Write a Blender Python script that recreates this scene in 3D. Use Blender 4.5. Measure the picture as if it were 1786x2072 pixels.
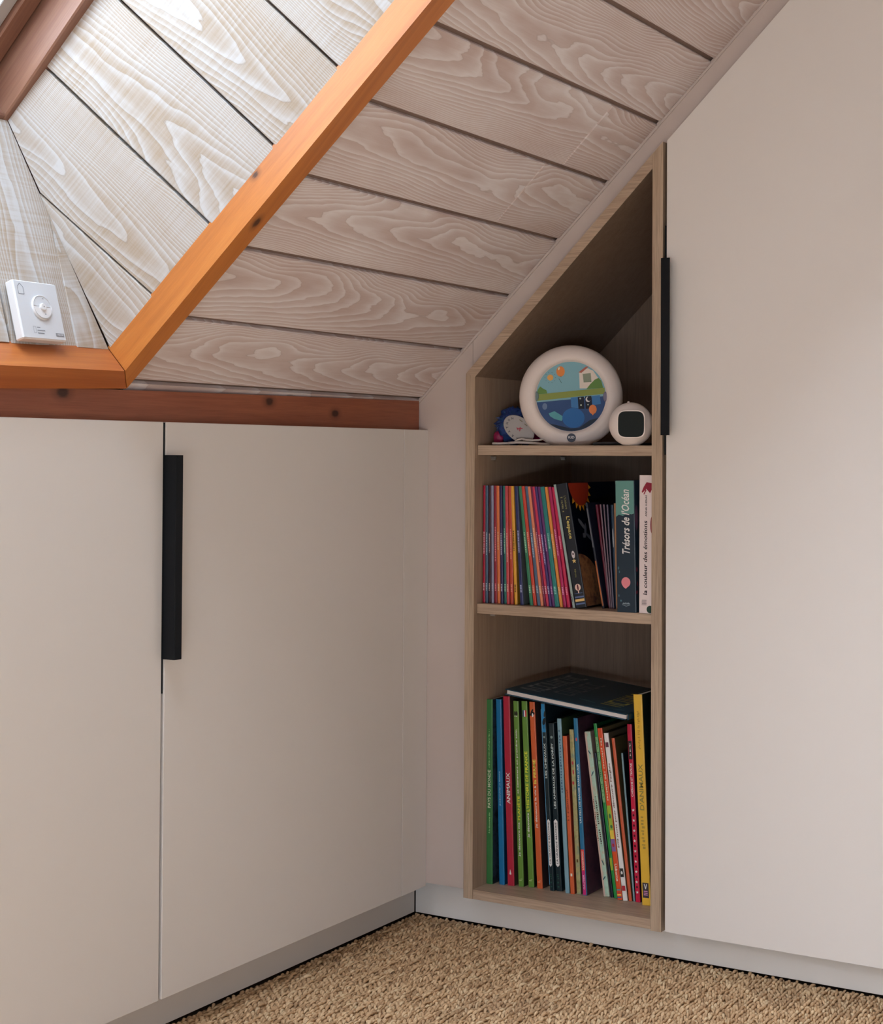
import bpy, math, random
import numpy as np
from mathutils import Vector, Matrix
random.seed(7); rng = np.random.default_rng(7)
for o in list(bpy.data.objects): bpy.data.objects.remove(o, do_unlink=True)
S = bpy.context.scene
COL = S.collection
R = math.radians

# ------------------------------------------------------------------ camera
W_PX, F_PX = 1786, 3252.54
cam_d = bpy.data.cameras.new('camera'); cam = bpy.data.objects.new('camera', cam_d); COL.objects.link(cam)
yaw, pitch, roll = -1.0265338, 0.0200656, 0.0054575
fwd = Vector((-math.sin(yaw)*math.cos(pitch), math.cos(yaw)*math.cos(pitch), math.sin(pitch)))
rt = Vector((math.cos(yaw), math.sin(yaw), 0)); up = rt.cross(fwd)
rt2 = rt*math.cos(roll)+up*math.sin(roll); up2 = -rt*math.sin(roll)+up*math.cos(roll)
M = Matrix((rt2, up2, -fwd)).transposed().to_4x4(); M.translation = Vector((-2.35402, -1.45091, 0.79744))
cam.matrix_world = M
cam_d.sensor_fit = 'HORIZONTAL'; cam_d.sensor_width = 36; cam_d.lens = F_PX/W_PX*36
cam_d.shift_y = -180.2/2072*(2072/1786)
cam_d.clip_start = 0.02
S.camera = cam

# ------------------------------------------------------------------ sky, portals, exposure
wd = bpy.data.worlds.new('overcast_sky'); S.world = wd; wd.use_nodes = True
bg = wd.node_tree.nodes['Background']
bg.inputs[0].default_value = (0.85, 0.93, 1.04, 1); bg.inputs[1].default_value = 15.0
S.view_settings.view_transform = 'Standard'; S.view_settings.look = 'None'
S.view_settings.exposure = 0.78; S.view_settings.gamma = 1
try: S.view_settings.use_curve_mapping = False
except Exception: pass
TH = 0.7727246; CT, ST, TT = math.cos(TH), math.sin(TH), math.tan(TH)
Z0 = 0.89272
def SL(x, s, o): return Vector((x, .018 - s*CT + o*ST, Z0 + s*ST + o*CT))   # point in roof-slope coordinates
def portal(name, loc, size, mat3):
    l = bpy.data.lights.new(name, 'AREA'); l.shape = 'RECTANGLE'; l.size, l.size_y = size
    l.cycles.is_portal = True
    o = bpy.data.objects.new(name, l); COL.objects.link(o)
    m = mat3.to_4x4(); m.translation = loc; o.matrix_world = m
nrm = Vector((0, ST, CT)); upv = Vector((0, -CT, ST))
portal('skylight_portal', SL(-1.18, .71, .46), (.72, 1.16), Matrix((Vector((1, 0, 0)), upv, nrm*1)).transposed())
portal('second_skylight_portal', SL(-2.86, .71, .46), (1.64, 1.16), Matrix((Vector((1, 0, 0)), upv, nrm)).transposed())

portal('fill_window_portal', Vector((-4.07, -2.1, .225)), (1.9, .35), Matrix((Vector((0, 1, 0)), Vector((0, 0, -1)), Vector((-1, 0, 0)))).transposed())  # portal of the low window added for fill light

# ------------------------------------------------------------------ helpers
def tag(o, label=None, cat=None, group=None, kind=None):
    if label: o['label'] = label
    if cat: o['category'] = cat
    if group: o['group'] = group
    if kind: o['kind'] = kind
    return o
def thing(name, label, cat, loc=(0, 0, 0), group=None, kind=None, rot=None):
    o = bpy.data.objects.new(name, None); COL.objects.link(o); o.location = loc; o.empty_display_size = .05
    if rot: o.rotation_euler = rot
    return tag(o, label, cat, group, kind)
class MB:
    def __init__(s): s.v = []; s.f = []; s.mi = []
    def add(s, vs, fs, mi=0):
        b = len(s.v); s.v += [tuple(v) for v in vs]; s.f += [tuple(i+b for i in f) for f in fs]; s.mi += [mi]*len(fs); return s
    def box(s, x0, x1, y0, y1, z0, z1, c=0.0, mi=0, fn=None):
        x0, x1 = sorted((x0, x1)); y0, y1 = sorted((y0, y1)); z0, z1 = sorted((z0, z1))
        if c <= 0:
            vs = [(x, y, z) for x in (x0, x1) for y in (y0, y1) for z in (z0, z1)]
            fs = [(0, 1, 3, 2), (4, 6, 7, 5), (0, 4, 5, 1), (2, 3, 7, 6), (0, 2, 6, 4), (1, 5, 7, 3)]
        else:
            vs = []; ix = {}
            for i, (x, sx) in enumerate(((x0, 1), (x1, -1))):
                for j, (y, sy) in enumerate(((y0, 1), (y1, -1))):
                    for k, (z, sz) in enumerate(((z0, 1), (z1, -1))):
                        for a in range(3):
                            ix[i, j, k, a] = len(vs)
                            vs.append((x + (0 if a == 0 else sx*c), y + (0 if a == 1 else sy*c), z + (0 if a == 2 else sz*c)))
            fs = []
            for a in range(3):
                for e in (0, 1):
                    q = [(0, 0), (0, 1), (1, 1), (1, 0)]
                    idx = []
                    for p in q:
                        t = list(p); t.insert(a, e); idx.append(ix[t[0], t[1], t[2], a])
                    fs.append(idx)
            for a in range(3):
                b_, c_ = [i for i in range(3) if i != a]
                for e1 in (0, 1):
                    for e2 in (0, 1):
                        t0 = [0, 0, 0]; t0[b_] = e1; t0[c_] = e2; t1 = list(t0); t1[a] = 1
                        fs.append([ix[tuple(t0)+(b_,)], ix[tuple(t1)+(b_,)], ix[tuple(t1)+(c_,)], ix[tuple(t0)+(c_,)]])
            for i in (0, 1):
                for j in (0, 1):
                    for k in (0, 1): fs.append([ix[i, j, k, 0], ix[i, j, k, 1], ix[i, j, k, 2]])
        if fn: vs = [fn(Vector(v)) for v in vs]
        return s.add(vs, fs, mi)
    def prism(s, pts, ax, a0, a1, mi=0, fn=None):            # polygon extruded along axis ax
        def mk(p, a):
            t = list(p); t.insert(ax, a); return Vector(t)
        n = len(pts); vs = [mk(p, a0) for p in pts]+[mk(p, a1) for p in pts]
        fs = [tuple(range(n)), tuple(range(2*n-1, n-1, -1))]+[(i, i+n, (i+1) % n+n, (i+1) % n) for i in range(n)]
        if fn: vs = [fn(v) for v in vs]
        return s.add(vs, fs, mi)
    def solid(s, quad, off, mi=0):                            # polygon of 3-D points thickened by vector off
        n = len(quad); vs = [Vector(q) for q in quad]+[Vector(q)+Vector(off) for q in quad]
        fs = [tuple(range(n)), tuple(range(2*n-1, n-1, -1))]+[(i, i+n, (i+1) % n+n, (i+1) % n) for i in range(n)]
        return s.add(vs, fs, mi)
    def tube(s, pts, r, seg=8, mi=0, flat=1.0):
        pts = [Vector(p) for p in pts]; n = len(pts); b = []
        for i, p in enumerate(pts):
            t = (pts[min(i+1, n-1)]-pts[max(i-1, 0)]).normalized()
            u = t.cross(Vector((0, 0, 1)));
            if u.length < 1e-3: u = t.cross(Vector((0, 1, 0)))
            u.normalize(); w = u.cross(t)
            rr = r[i] if isinstance(r, (list, tuple)) else r
            for k in range(seg):
                a = 2*math.pi*k/seg; b.append(p+u*math.cos(a)*rr+w*math.sin(a)*rr*flat)
        fs = [(i*seg+k, i*seg+(k+1) % seg, (i+1)*seg+(k+1) % seg, (i+1)*seg+k) for i in range(n-1) for k in range(seg)]
        fs += [tuple(range(seg-1, -1, -1)), tuple((n-1)*seg+k for k in range(seg))]
        return s.add(b, fs, mi)
    def lathe(s, prof, seg=48, fn=None, mi=0):               # profile of (r, h); axis +Z, fn maps to place
        b = []; 
        for r, h in prof:
            for k in range(seg):
                a = 2*math.pi*k/seg; b.append(Vector((r*math.cos(a), r*math.sin(a), h)))
        n = len(prof)
        fs = [(i*seg+k, i*seg+(k+1) % seg, (i+1)*seg+(k+1) % seg, (i+1)*seg+k) for i in range(n-1) for k in range(seg)]
        fs += [tuple(range(seg-1, -1, -1)), tuple((n-1)*seg+k for k in range(seg))]
        if fn: b = [fn(v) for v in b]
        return s.add(b, fs, mi)
    def build(s, name, mats, parent=None, smooth=False, fixn=True):
        me = bpy.data.meshes.new(name); me.from_pydata(s.v, [], s.f)
        if not isinstance(mats, (list, tuple)): mats = [mats]
        for m in mats: me.materials.append(m)
        me.polygons.foreach_set('material_index', s.mi)
        if smooth: me.polygons.foreach_set('use_smooth', [True]*len(me.polygons))
        if fixn:
            import bmesh
            bm = bmesh.new(); bm.from_mesh(me); bmesh.ops.recalc_face_normals(bm, faces=bm.faces); bm.to_mesh(me); bm.free()
        me.update()
        o = bpy.data.objects.new(name, me); COL.objects.link(o)
        if parent: o.parent = parent
        return o
def rebase(o, loc):                                           # move a mesh object's origin without moving its shape
    o.data.transform(Matrix.Translation(-Vector(loc))); o.location = loc; return o
def struct(o, label=None):
    o['kind'] = 'structure'
    if label: o['label'] = label
    return o

# ------------------------------------------------------------------ materials
def nm(name, col=(.8, .8, .8), rough=.5, spec=.5, metal=0.0):
    m = bpy.data.materials.new(name); m.use_nodes = True; b = m.node_tree.nodes['Principled BSDF']
    b.inputs['Base Color'].default_value = (*col, 1); b.inputs['Roughness'].default_value = rough
    b.inputs['Specular IOR Level'].default_value = spec; b.inputs['Metallic'].default_value = metal
    return m
class NT:
    def __init__(s, m): s.m = m; s.t = m.node_tree; s.b = s.t.nodes['Principled BSDF']
    def n(s, ty, **kw):
        x = s.t.nodes.new(ty)
        for k, v in kw.items(): setattr(x, k, v)
        return x
    def set(s, sock, v):
        if hasattr(v, 'is_linked') or isinstance(v, bpy.types.NodeSocket): s.t.links.new(v, sock)
        else: sock.default_value = v
    def math(s, op, a, b=0.0, c=0.0):
        x = s.n('ShaderNodeMath', operation=op); s.set(x.inputs[0], a); s.set(x.inputs[1], b); s.set(x.inputs[2], c); return x.outputs[0]
    def vmath(s, op, a, b=(0, 0, 0)):
        x = s.n('ShaderNodeVectorMath', operation=op); s.set(x.inputs[0], a); s.set(x.inputs[1], b); return x.outputs[0]
    def coord(s, w='Object'): return s.n('ShaderNodeTexCoord').outputs[w]
    def rnd(s): return s.n('ShaderNodeObjectInfo').outputs['Random']
    def sep(s, v): x = s.n('ShaderNodeSeparateXYZ'); s.set(x.inputs[0], v); return x.outputs
    def comb(s, a, b, c):
        x = s.n('ShaderNodeCombineXYZ')
        for i, v in enumerate((a, b, c)): s.set(x.inputs[i], v)
        return x.outputs[0]
    def noise(s, v, scale, detail=3, rough=.5, dist=0.0):
        x = s.n('ShaderNodeTexNoise'); s.set(x.inputs['Vector'], v); x.inputs['Scale'].default_value = scale
        x.inputs['Detail'].default_value = detail; x.inputs['Roughness'].default_value = rough; x.inputs['Distortion'].default_value = dist
        return x.outputs[0]
    def ramp(s, v, stops, interp='LINEAR'):
        x = s.n('ShaderNodeValToRGB'); s.set(x.inputs[0], v); e = x.color_ramp; e.interpolation = interp
        while len(e.elements) < len(stops): e.elements.new(.5)
        for k, (p, c) in zip(e.elements, stops): k.position = p; k.color = (*c, 1) if len(c) == 3 else c
        return x.outputs[0]
    def mix(s, f, a, b, mode='MIX'):
        x = s.n('ShaderNodeMix', data_type='RGBA', blend_type=mode); s.set(x.inputs[0], f)
        for k, v in ((6, a), (7, b)): s.set(x.inputs[k], (*v, 1) if isinstance(v, tuple) and len(v) == 3 else v)
        return x.outputs[2]
    def bump(s, h, strength=.3, dist=.001):
        x = s.n('ShaderNodeBump'); x.inputs['Strength'].default_value = strength; x.inputs['Distance'].default_value = dist
        s.set(x.inputs['Height'], h); s.t.links.new(x.outputs[0], s.b.inputs['Normal'])
    def col(s, c): s.set(s.b.inputs['Base Color'], c)

def lime_wood(name, white, beige, saw=0.0, contrast=1.0):
    """whitewashed pine plank, grain along local X, width along local Y"""
    m = nm(name, rough=.6, spec=.3); t = NT(m)
    co = t.coord(); r = t.rnd(); r2 = t.math('FRACT', t.math('MULTIPLY', r, 17.31)); r3 = t.math('FRACT', t.math('MULTIPLY', r, 91.7))
    x, y, z = t.sep(co)[:3]
    off = t.comb(t.math('MULTIPLY', r, 40.0), t.math('MULTIPLY', r2, 30.0), t.math('MULTIPLY', r3, 20.0))
    base = t.vmath('ADD', co, off)
    n1 = t.noise(t.vmath('MULTIPLY', base, (2.2, 7.0, 1)), 1.0, 2, .5)
    n2 = t.noise(t.vmath('MULTIPLY', base, (14, 60, 1)), 1.0, 2, .5)
    yc = t.math('ADD', y, t.math('MULTIPLY', t.math('SUBTRACT', r2, .5), .07))
    yc = t.math('ADD', yc, t.math('MULTIPLY', t.math('SUBTRACT', n1, .5), .10))
    q = t.math('MULTIPLY', t.math('MULTIPLY', yc, yc), 2300.0)
    sgn = t.math('SUBTRACT', t.math('MULTIPLY', t.math('GREATER_THAN', r3, .5), 2.0), 1.0)
    ax = t.math('MULTIPLY', t.math('MULTIPLY', x, t.math('ADD', 6.0, t.math('MULTIPLY', r, 8.0))), sgn)
    f = t.math('ADD', t.math('ADD', q, ax), t.math('ADD', t.math('MULTIPLY', n1, 9.0), t.math('MULTIPLY', n2, 1.0)))
    fr = t.math('FRACT', f)
    ring = t.ramp(fr, [(0, (.05,)*3), (.30, (.18,)*3), (.62, (.55,)*3), (.86, (1,)*3), (.95, (.8,)*3), (1, (.05,)*3)])
    big = t.noise(t.vmath('MULTIPLY', base, (4, 14, 1)), 1.0, 3, .6)
    fine = t.noise(t.vmath('MULTIPLY', base, (20, 420, 1)), 1.0, 3, .6)
    wht = t.math('ADD', t.math('MULTIPLY', ring, .62*contrast), t.math('MULTIPLY', t.math('SUBTRACT', big, .38), 1.3))
    wht = t.math('ADD', wht, t.math('MULTIPLY', t.math('SUBTRACT', fine, .5), .35))
    h = ring
    if saw > 0:
        s1 = t.noise(t.vmath('MULTIPLY', base, (330, 5, 1)), 1.0, 2, .6)
        s2 = t.noise(t.vmath('MULTIPLY', base, (60, 2, 1)), 1.0, 1, .5)
        sw = t.math('MULTIPLY', t.math('SUBTRACT', s1, .5), t.math('MULTIPLY', s2, saw*2))
        wht = t.math('ADD', wht, sw); h = t.math('ADD', ring, t.math('MULTIPLY', s1, 1.0))
    c = t.mix(t.math('MAXIMUM', t.math('MINIMUM', wht, 1.0), 0.0), beige, white)
    dk = t.math('GREATER_THAN', fr, .965)
    c = t.mix(t.math('MULTIPLY', dk, .22), c, tuple(k*.55 for k in beige))
    t.col(c); t.bump(h, .25, .0006)
    return m
def grain_wood(name, c1, c2, c3, axis, rough=.45, knots=(), fine=1.0, scale=1.0):
    """wood with straight stretched grain along object axis; knots = [(x,y,z, radius)] in object space"""
    m = nm(name, rough=rough, spec=.4); t = NT(m); co = t.coord(); r = t.rnd()
    st = [90*scale]*3; st[axis] = 3.5*scale; st2 = [600]*3; st2[axis] = 18
    b = t.vmath('ADD', co, t.comb(t.math('MULTIPLY', r, 9.0), t.math('MULTIPLY', r, 5.0), r))
    n1 = t.noise(t.vmath('MULTIPLY', b, tuple(st)), 1.0, 3, .6, .4); n2 = t.noise(t.vmath('MULTIPLY', b, tuple(st2)), 1.0, 3, .6)
    c = t.ramp(n1, [(.25, c1), (.5, c2), (.75, c3)])
    c = t.mix(t.math('MULTIPLY', t.math('SUBTRACT', n2, .42), 1.6*fine), c, tuple(k*.45 for k in c1))
    for kx, ky, kz, kr in knots:
        d = t.vmath('SUBTRACT', co, (kx, ky, kz)); sc = [1.0]*3; sc[axis] = .6
        d = t.vmath('MULTIPLY', d, tuple(sc))
        ln = t.n('ShaderNodeVectorMath', operation='LENGTH'); t.set(ln.inputs[0], d)
        dd = t.math('ADD', ln.outputs['Value'], t.math('MULTIPLY', t.math('SUBTRACT', n2, .5), kr*.8))
        k = t.ramp(t.math('DIVIDE', dd, kr*2.2), [(.25, (.9,)*3), (.45, (.35,)*3), (.9, (0,)*3)])
        c = t.mix(k, c, (.035, .014, .010))
    t.col(c); t.bump(n2, .12, .0004)
    return m
def speck(name, c1, c2, scale=60, rough=.5, c3=None):
    m = nm(name, rough=rough); t = NT(m); n = t.noise(t.coord(), scale, 4, .65)
    t.col(t.ramp(n, [(.35, c1), (.5, c2), (.65, c3 or c1)])); return m
def paint(name, c, rough=.4):
    m = nm(name, c, rough, .4); t = NT(m)
    n = t.noise(t.coord(), 900, 2, .5); t.bump(n, .03, .0002); return m

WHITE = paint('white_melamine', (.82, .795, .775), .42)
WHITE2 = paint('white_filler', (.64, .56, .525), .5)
PLINTH = paint('white_plinth', (.74, .70, .66), .45); PLINTH2 = paint('bright_white_plinth', (.92, .92, .91), .35)
SHELL = nm('plaster_white', (.44, .40, .37), .9)
BACK = nm('groove_wood', (.26, .175, .14), .8)
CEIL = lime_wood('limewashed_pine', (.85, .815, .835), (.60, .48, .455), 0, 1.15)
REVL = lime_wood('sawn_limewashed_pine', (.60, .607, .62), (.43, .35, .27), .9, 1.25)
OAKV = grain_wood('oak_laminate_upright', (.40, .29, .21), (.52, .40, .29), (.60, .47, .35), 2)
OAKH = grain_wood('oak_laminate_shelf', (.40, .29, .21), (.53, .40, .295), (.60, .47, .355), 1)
OAK_SIDE_SHADE = grain_wood('oak_laminate_side_shaded', (.40, .29, .21), (.46, .34, .25), (.51, .385, .29), 2, fine=.6)  # same oak, darkened a little to carry shade on the inner side
OAK_SHADE = grain_wood('oak_laminate_shaded', (.21, .145, .11), (.25, .18, .135), (.28, .205, .155), 2, fine=.6)  # same oak again, shade inside the case put into its colour
BLACK = nm('black_metal', (.004, .006, .009), .5, .22)
NAVY = (.015, .03, .06)
FRAMEW = grain_wood('window_pine', (.21, .10, .07), (.26, .13, .088), (.31, .165, .11), 1, .4, fine=.4)
ALU = nm('grey_seal', (.42, .41, .41), .5)
GLASS = bpy.data.materials.new('window_glass'); GLASS.use_nodes = True
_t = GLASS.node_tree; _t.nodes.clear()
_o = _t.nodes.new('ShaderNodeOutputMaterial'); _m = _t.nodes.new('ShaderNodeMixShader'); _a = _t.nodes.new('ShaderNodeBsdfTransparent'); _g = _t.nodes.new('ShaderNodeBsdfGlossy'); _g.inputs['Roughness'].default_value = .02
_m.inputs[0].default_value = .07; _t.links.new(_a.outputs[0], _m.inputs[1]); _t.links.new(_g.outputs[0], _m.inputs[2]); _t.links.new(_m.outputs[0], _o.inputs[0])
GLASS_T = GLASS.copy(); GLASS_T.name = 'coated_window_glass'
for _n in GLASS_T.node_tree.nodes:
    if _n.type == 'BSDF_TRANSPARENT': _n.inputs[0].default_value = (.66, .675, .68, 1)
_matc = {}
def flat(c, rough=.45):
    k = (tuple(round(v, 4) for v in c), rough)
    if k not in _matc:
        _matc[k] = nm('print_%d' % len(_matc), c, rough, .4)
    return _matc[k]
def srgb(r, g, b):
    f = lambda v: (v/255/12.92) if v/255 <= .04045 else ((v/255+.055)/1.055)**2.4
    return tuple(min(f(v)*1.22, .86) for v in (r, g, b))

# ------------------------------------------------------------------ shell of the room
struct(rebase(MB().box(-4.0, .60, -4.2, .60, -.05, -.006).build('floor', nm('floor_underlay', (.10, .07, .05), .9)), (-1.7, -1.8, -.006)), 'floor under the woven carpet')
struct(MB().box(.56, .60, -4.2, .60, -.05, 3.0).box(.040, .08, -4.2, -2.262, -.05, 3.0).build('wall_right', SHELL))
struct(MB().box(-4.0, .60, .16, .20, -.05, .95).build('wall_front', SHELL))
struct(MB().box(-4.0, .60, -4.2, -4.16, -.05, 3.0).build('wall_back', SHELL))
gy0, gy1, gz0, gz1 = -3.05, -1.15, .05, .40  # opening of the added fill window, sized for the light it gives
struct(MB().box(-4.04, -4.0, -4.2, gy0, -.05, 3.0).box(-4.04, -4.0, gy1, .20, -.05, 3.0).box(-4.04, -4.0, gy0, gy1, gz1, 3.0).box(-4.04, -4.0, gy0, gy1, -.05, gz0).build('wall_left', SHELL))
w4 = thing('fill_window', 'low wide window added for fill light in the unseen gable wall', None, (0, 0, 0), kind='structure')
fr4 = MB()
for a, b, c, d in ((gy0, gy0+.07, gz0, gz1), (gy1-.07, gy1, gz0, gz1), (-2.14, -2.06, gz0, gz1), (gy0, gy1, gz0, gz0+.07), (gy0, gy1, gz1-.07, gz1)): fr4.box(-4.05, -3.99, a, b, c, d)
fr4.build('window_frame', WHITE, w4); MB().box(-4.024, -4.02, gy0, gy1, gz0, gz1).build('glass', GLASS, w4)
# upper ceiling and the other side
struct(MB().box(-4.0, .60, -4.2, -1.35, 2.26, 2.30).build('ceiling_flat', SHELL), 'flat ceiling above the slope')
# sloped ceiling: dark backing (what the grooves show) with the skylight opening, and thick roof above
SB = 1.95    # slope length
OX0, OX1, OS0, OS1 = -1.62, -.735, .03, 1.37
PX0, PX1 = -3.75, -1.88      # opening of the second skylight
bk = MB()
def slab(b, x0, x1, s0, s1, o0, o1): b.box(x0, x1, s0, s1, o0, o1, fn=lambda v: SL(*v))
for a in ((-4.0, PX0, -.23, SB), (PX1, OX0, -.23, SB), (PX0, PX1, -.23, OS0), (PX0, PX1, OS1, SB), (OX0, OX1, -.23, OS0), (OX0, OX1, OS1, SB)): slab(bk, *a, .007, .03)
bk.prism([(-.7590-.23*.073, -.23), (.6, -.23), (.6, SB), (-.7590+.073*SB, SB)], 2, .007, .03, fn=lambda v: SL(*v))
ceiling = struct(bk.build('ceiling', BACK), 'sloped ceiling of limewashed pine planks')

# planks of the slope; local X = along the plank, local Y = up the slope
JS = [.0020, .1196, .2449, .3706, .4960, .6210, .7485, .874, .9995, 1.125, 1.2505, 1.376, 1.5015, 1.627, 1.7525, 1.878, 1.95]
SLOPE = Matrix((Vector((1, 0, 0)), upv, nrm)).transposed()
def plank(name, parent, x0, x1, s0, s1, mat=CEIL, g=.0035, thick=.012, dz=0.0):
    b = MB(); L = x1-x0; w = s1-s0
    b.box(-L/2, L/2, -w/2+g, w/2-g, 0, thick, c=.0016)
    o = b.build(name, mat, parent)
    mw = SLOPE.to_4x4(); mw.translation = SL((x0+x1)/2, (s0+s1)/2, dz); o.matrix_world = mw
    return o
xr_end = 0.03
def trim_x(s): return -.757+.072*s     # under the skylight casing
for i in range(len(JS)-1):
    s0, s1 = JS[i], JS[i+1]
    xl = trim_x((s0+s1)/2)+.0
    if s1 < 1.38:
        cuts = [xl, xr_end]
        if i == 3: cuts = [xl, -.2120, xr_end]
        if i == 4: cuts = [xl, -.1655, xr_end]
        for a, b_ in zip(cuts, cuts[1:]):
            plank('plank', ceiling, a, b_ if b_ == xr_end else b_-.0010, s0, s1, dz=random.uniform(-.0004, .0004))
        plank('plank', ceiling, -3.99, PX0, s0, s1); plank('plank', ceiling, PX1, -1.60, s0, s1)
    else:
        plank('plank', ceiling, -3.99, -1.9, s0, s1); plank('plank', ceiling, -1.899, xr_end, s0, s1)
slab_b = MB(); slab(slab_b, -.735, .03, -.016, -.0012, -.0005, .006)
struct(slab_b.build('trim_3', CEIL), 'narrow limewashed strip under the lowest plank')

# dark-stained beam above the knee cabinets
beamM = grain_wood('stained_beam', (.27, .085, .046), (.36, .118, .062), (.42, .145, .074), 0, .4, knots=[(-.8566, .018, .8748, .0075), (-.4256, .018, .8765, .0065), (-.2538, .018, .8630, .0065)], fine=.6, scale=.45)
bm_ = MB(); bm_.prism([(.018, .8405), (.06, .8405), (.06, .88), (.018, .886)], 0, -1.9, -.0025,
    fn=lambda v: Vector((v.x, v.y, v.z + ((-.0085*(-v.x)/.73 + .0047) if v.z > .87 else 0))))
struct(bm_.build('trim_1', beamM), 'dark orange stained beam above the knee cabinets')

def SLM():
    m = SLOPE.to_4x4(); m.translation = SL(0, 0, 0); return m
# ------------------------------------------------------------------ skylight casing, reveal, window
PR = -.020   # casing stands proud of the planks
okn = [(-.7665, .345, .016), (-.755, .30, -.02), (-.7555, .545, .02)]
CAS = grain_wood('orange_stained_pine', (.42, .135, .030), (.54, .185, .040), (.61, .23, .052), 1, .35, knots=[(*okn[0], .004), (*okn[1], .0055)], fine=.3, scale=.6)
CASX = grain_wood('orange_stained_pine_sill', (.37, .10, .028), (.46, .14, .037), (.57, .20, .05), 0, .35, fine=.35, scale=.5)
def xin(s): return -.7862+.0602*(s-.038)      # inner casing edge (right), slope coordinates
def xou(s): return -.7585+.074*(s-.008)
DEEP = .020
def sin_(x): return .0376+(-.7862-x)*-.019     # inner edge of bottom casing
def sou_(x): return .0068+(-.7597-x)*-.052
c = MB(); s_top = 1.39
si, so = sin_(xin(.038)), sou_(-.7597)
pts = [(xin(si), si), (xou(so), so), (xou(s_top), s_top), (xin(s_top), s_top)]
c.solid([(x, s, PR) for x, s in pts], (0, 0, DEEP-PR+.004))
o = c.build('trim_2', CAS); o.matrix_world = SLM(); struct(o, 'orange casing board running up the right side of the skylight')
c = MB(); g = .0012
pts = [(-1.64, sin_(-1.64)), (-1.64, sou_(-1.64)), (xou(so)-g*1.2, so), (xin(si)-g*1.2, si-g*.3)]
c.solid([(x, s, PR-.0005) for x, s in pts], (0, 0, DEEP-PR+.004))
o = c.build('trim_4', CASX); o.matrix_world = SLM(); struct(o, 'orange casing board along the bottom of the skylight')
c = MB(); c.solid([SL(x, s, PR) for x, s in [(-1.60, .03), (-1.64, .0), (-1.68, 1.39), (-1.64, 1.39)]], nrm*(DEEP-PR))
struct(c.build('trim_5', CAS), 'orange casing board on the left side of the skylight')
c = MB(); c.solid([SL(x, s, PR) for x, s in [(-1.68, 1.39), (-.64, 1.39), (-.64, 1.43), (-1.68, 1.43)]], nrm*(DEEP-PR))
struct(c.build('trim_6', CASX), 'orange casing board above the skylight')

# reveal corners: A = casing side (deep edge), B = window side
Wn = SL(-.883, .1769, .289)
TOPS, WTOP = 1.38, 1.24
def wxx(s): return -.883+.030*(s-.1769)
def ar(s): return SL(xin(s)+.0003, s, DEEP)
def A_of(s): 
    return ar(s)
A0 = ar(si); B0 = Wn
A1 = ar(TOPS); B1 = SL(wxx(WTOP), WTOP, .289)
AL0 = SL(-1.60, si-.01, DEEP); AL1 = SL(-1.60, TOPS, DEEP); BL0 = SL(-1.543, .1769, .289); BL1 = SL(-1.543, WTOP, .289)
def reveal_plank(parent, quad, mat, thick=.010, g=.0018, name='plank'):
    """quad p0,p1 on the casing side, p2,p3 on the window side (p3 above p0); plank runs casing -> window"""
    p0, p1, p2, p3 = [Vector(p) for p in quad]
    ex = ((p3+p2)/2-(p0+p1)/2).normalized(); n = ex.cross((p1-p0)).normalized(); ey = n.cross(ex)
    cen = (p0+p1+p2+p3)/4; L = Matrix((ex, ey, n)).transposed()
    loc = [L.transposed() @ (p-cen) for p in (p0, p1, p2, p3)]
    pts = [(v.x, v.y) for v in loc]
    cx = sum(p[0] for p in pts)/4; cy = sum(p[1] for p in pts)/4
    # shrink only across the plank
    zz = [v.z for v in loc]; q = [(x, y-math.copysign(min(g, abs(y)*.9), y)) for x, y in pts]
    b = MB(); n4 = len(q); ch = .0014
    q2 = [(x, y-math.copysign(min(ch, abs(y)*.5), y)) for x, y in q]
    vs = [(x, y, z-thick) for (x, y), z in zip(q, zz)]+[(x, y, z-ch) for (x, y), z in zip(q, zz)]+[(x, y, z) for (x, y), z in zip(q2, zz)]
    fs = [(0, 1, 2, 3)]
    for l in (0, 4):
        fs += [(l+i, l+4+i, l+4+(i+1) % 4, l+(i+1) % 4) for i in range(4)]
    fs.append((11, 10, 9, 8)); b.add(vs, fs)
    o = b.build(name, mat, parent)
    mw = L.to_4x4(); mw.translation = cen; o.matrix_world = mw
    return o
def backing(name, quad, label):
    p = [Vector(q) for q in quad]; n = (p[1]-p[0]).cross(p[3]-p[0]).normalized()
    cen = sum(p, Vector())/4; inside = SL(-1.18, .6, .15)
    if (inside-cen).dot(n) > 0: n = -n
    b = MB(); b.solid([q+n*.022 for q in p], n*.02); return struct(b.build(name, BACK), label), -n
def fix(quad, inward):
    p0, p1, p2, p3 = [Vector(p) for p in quad]
    ex = ((p3+p2)/2-(p0+p1)/2); n = ex.cross(p1-p0)
    return [p0, p1, p2, p3] if n.dot(inward) > 0 else [p1, p0, p3, p2]
rr, nin = backing('wall_reveal_right', [A0-upv*.02, A1, B1, B0-upv*.02], 'right side of the skylight shaft, limewashed boards')
RJ = [si, .1335, .2566, .3880, .5148, .640, .766, .892, 1.018, 1.144, 1.27, TOPS]
def bot_edge_cut(s):   # where the board line at s meets the bottom reveal seam, as fraction from casing (0) to window (1)
    return 1.0
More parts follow.
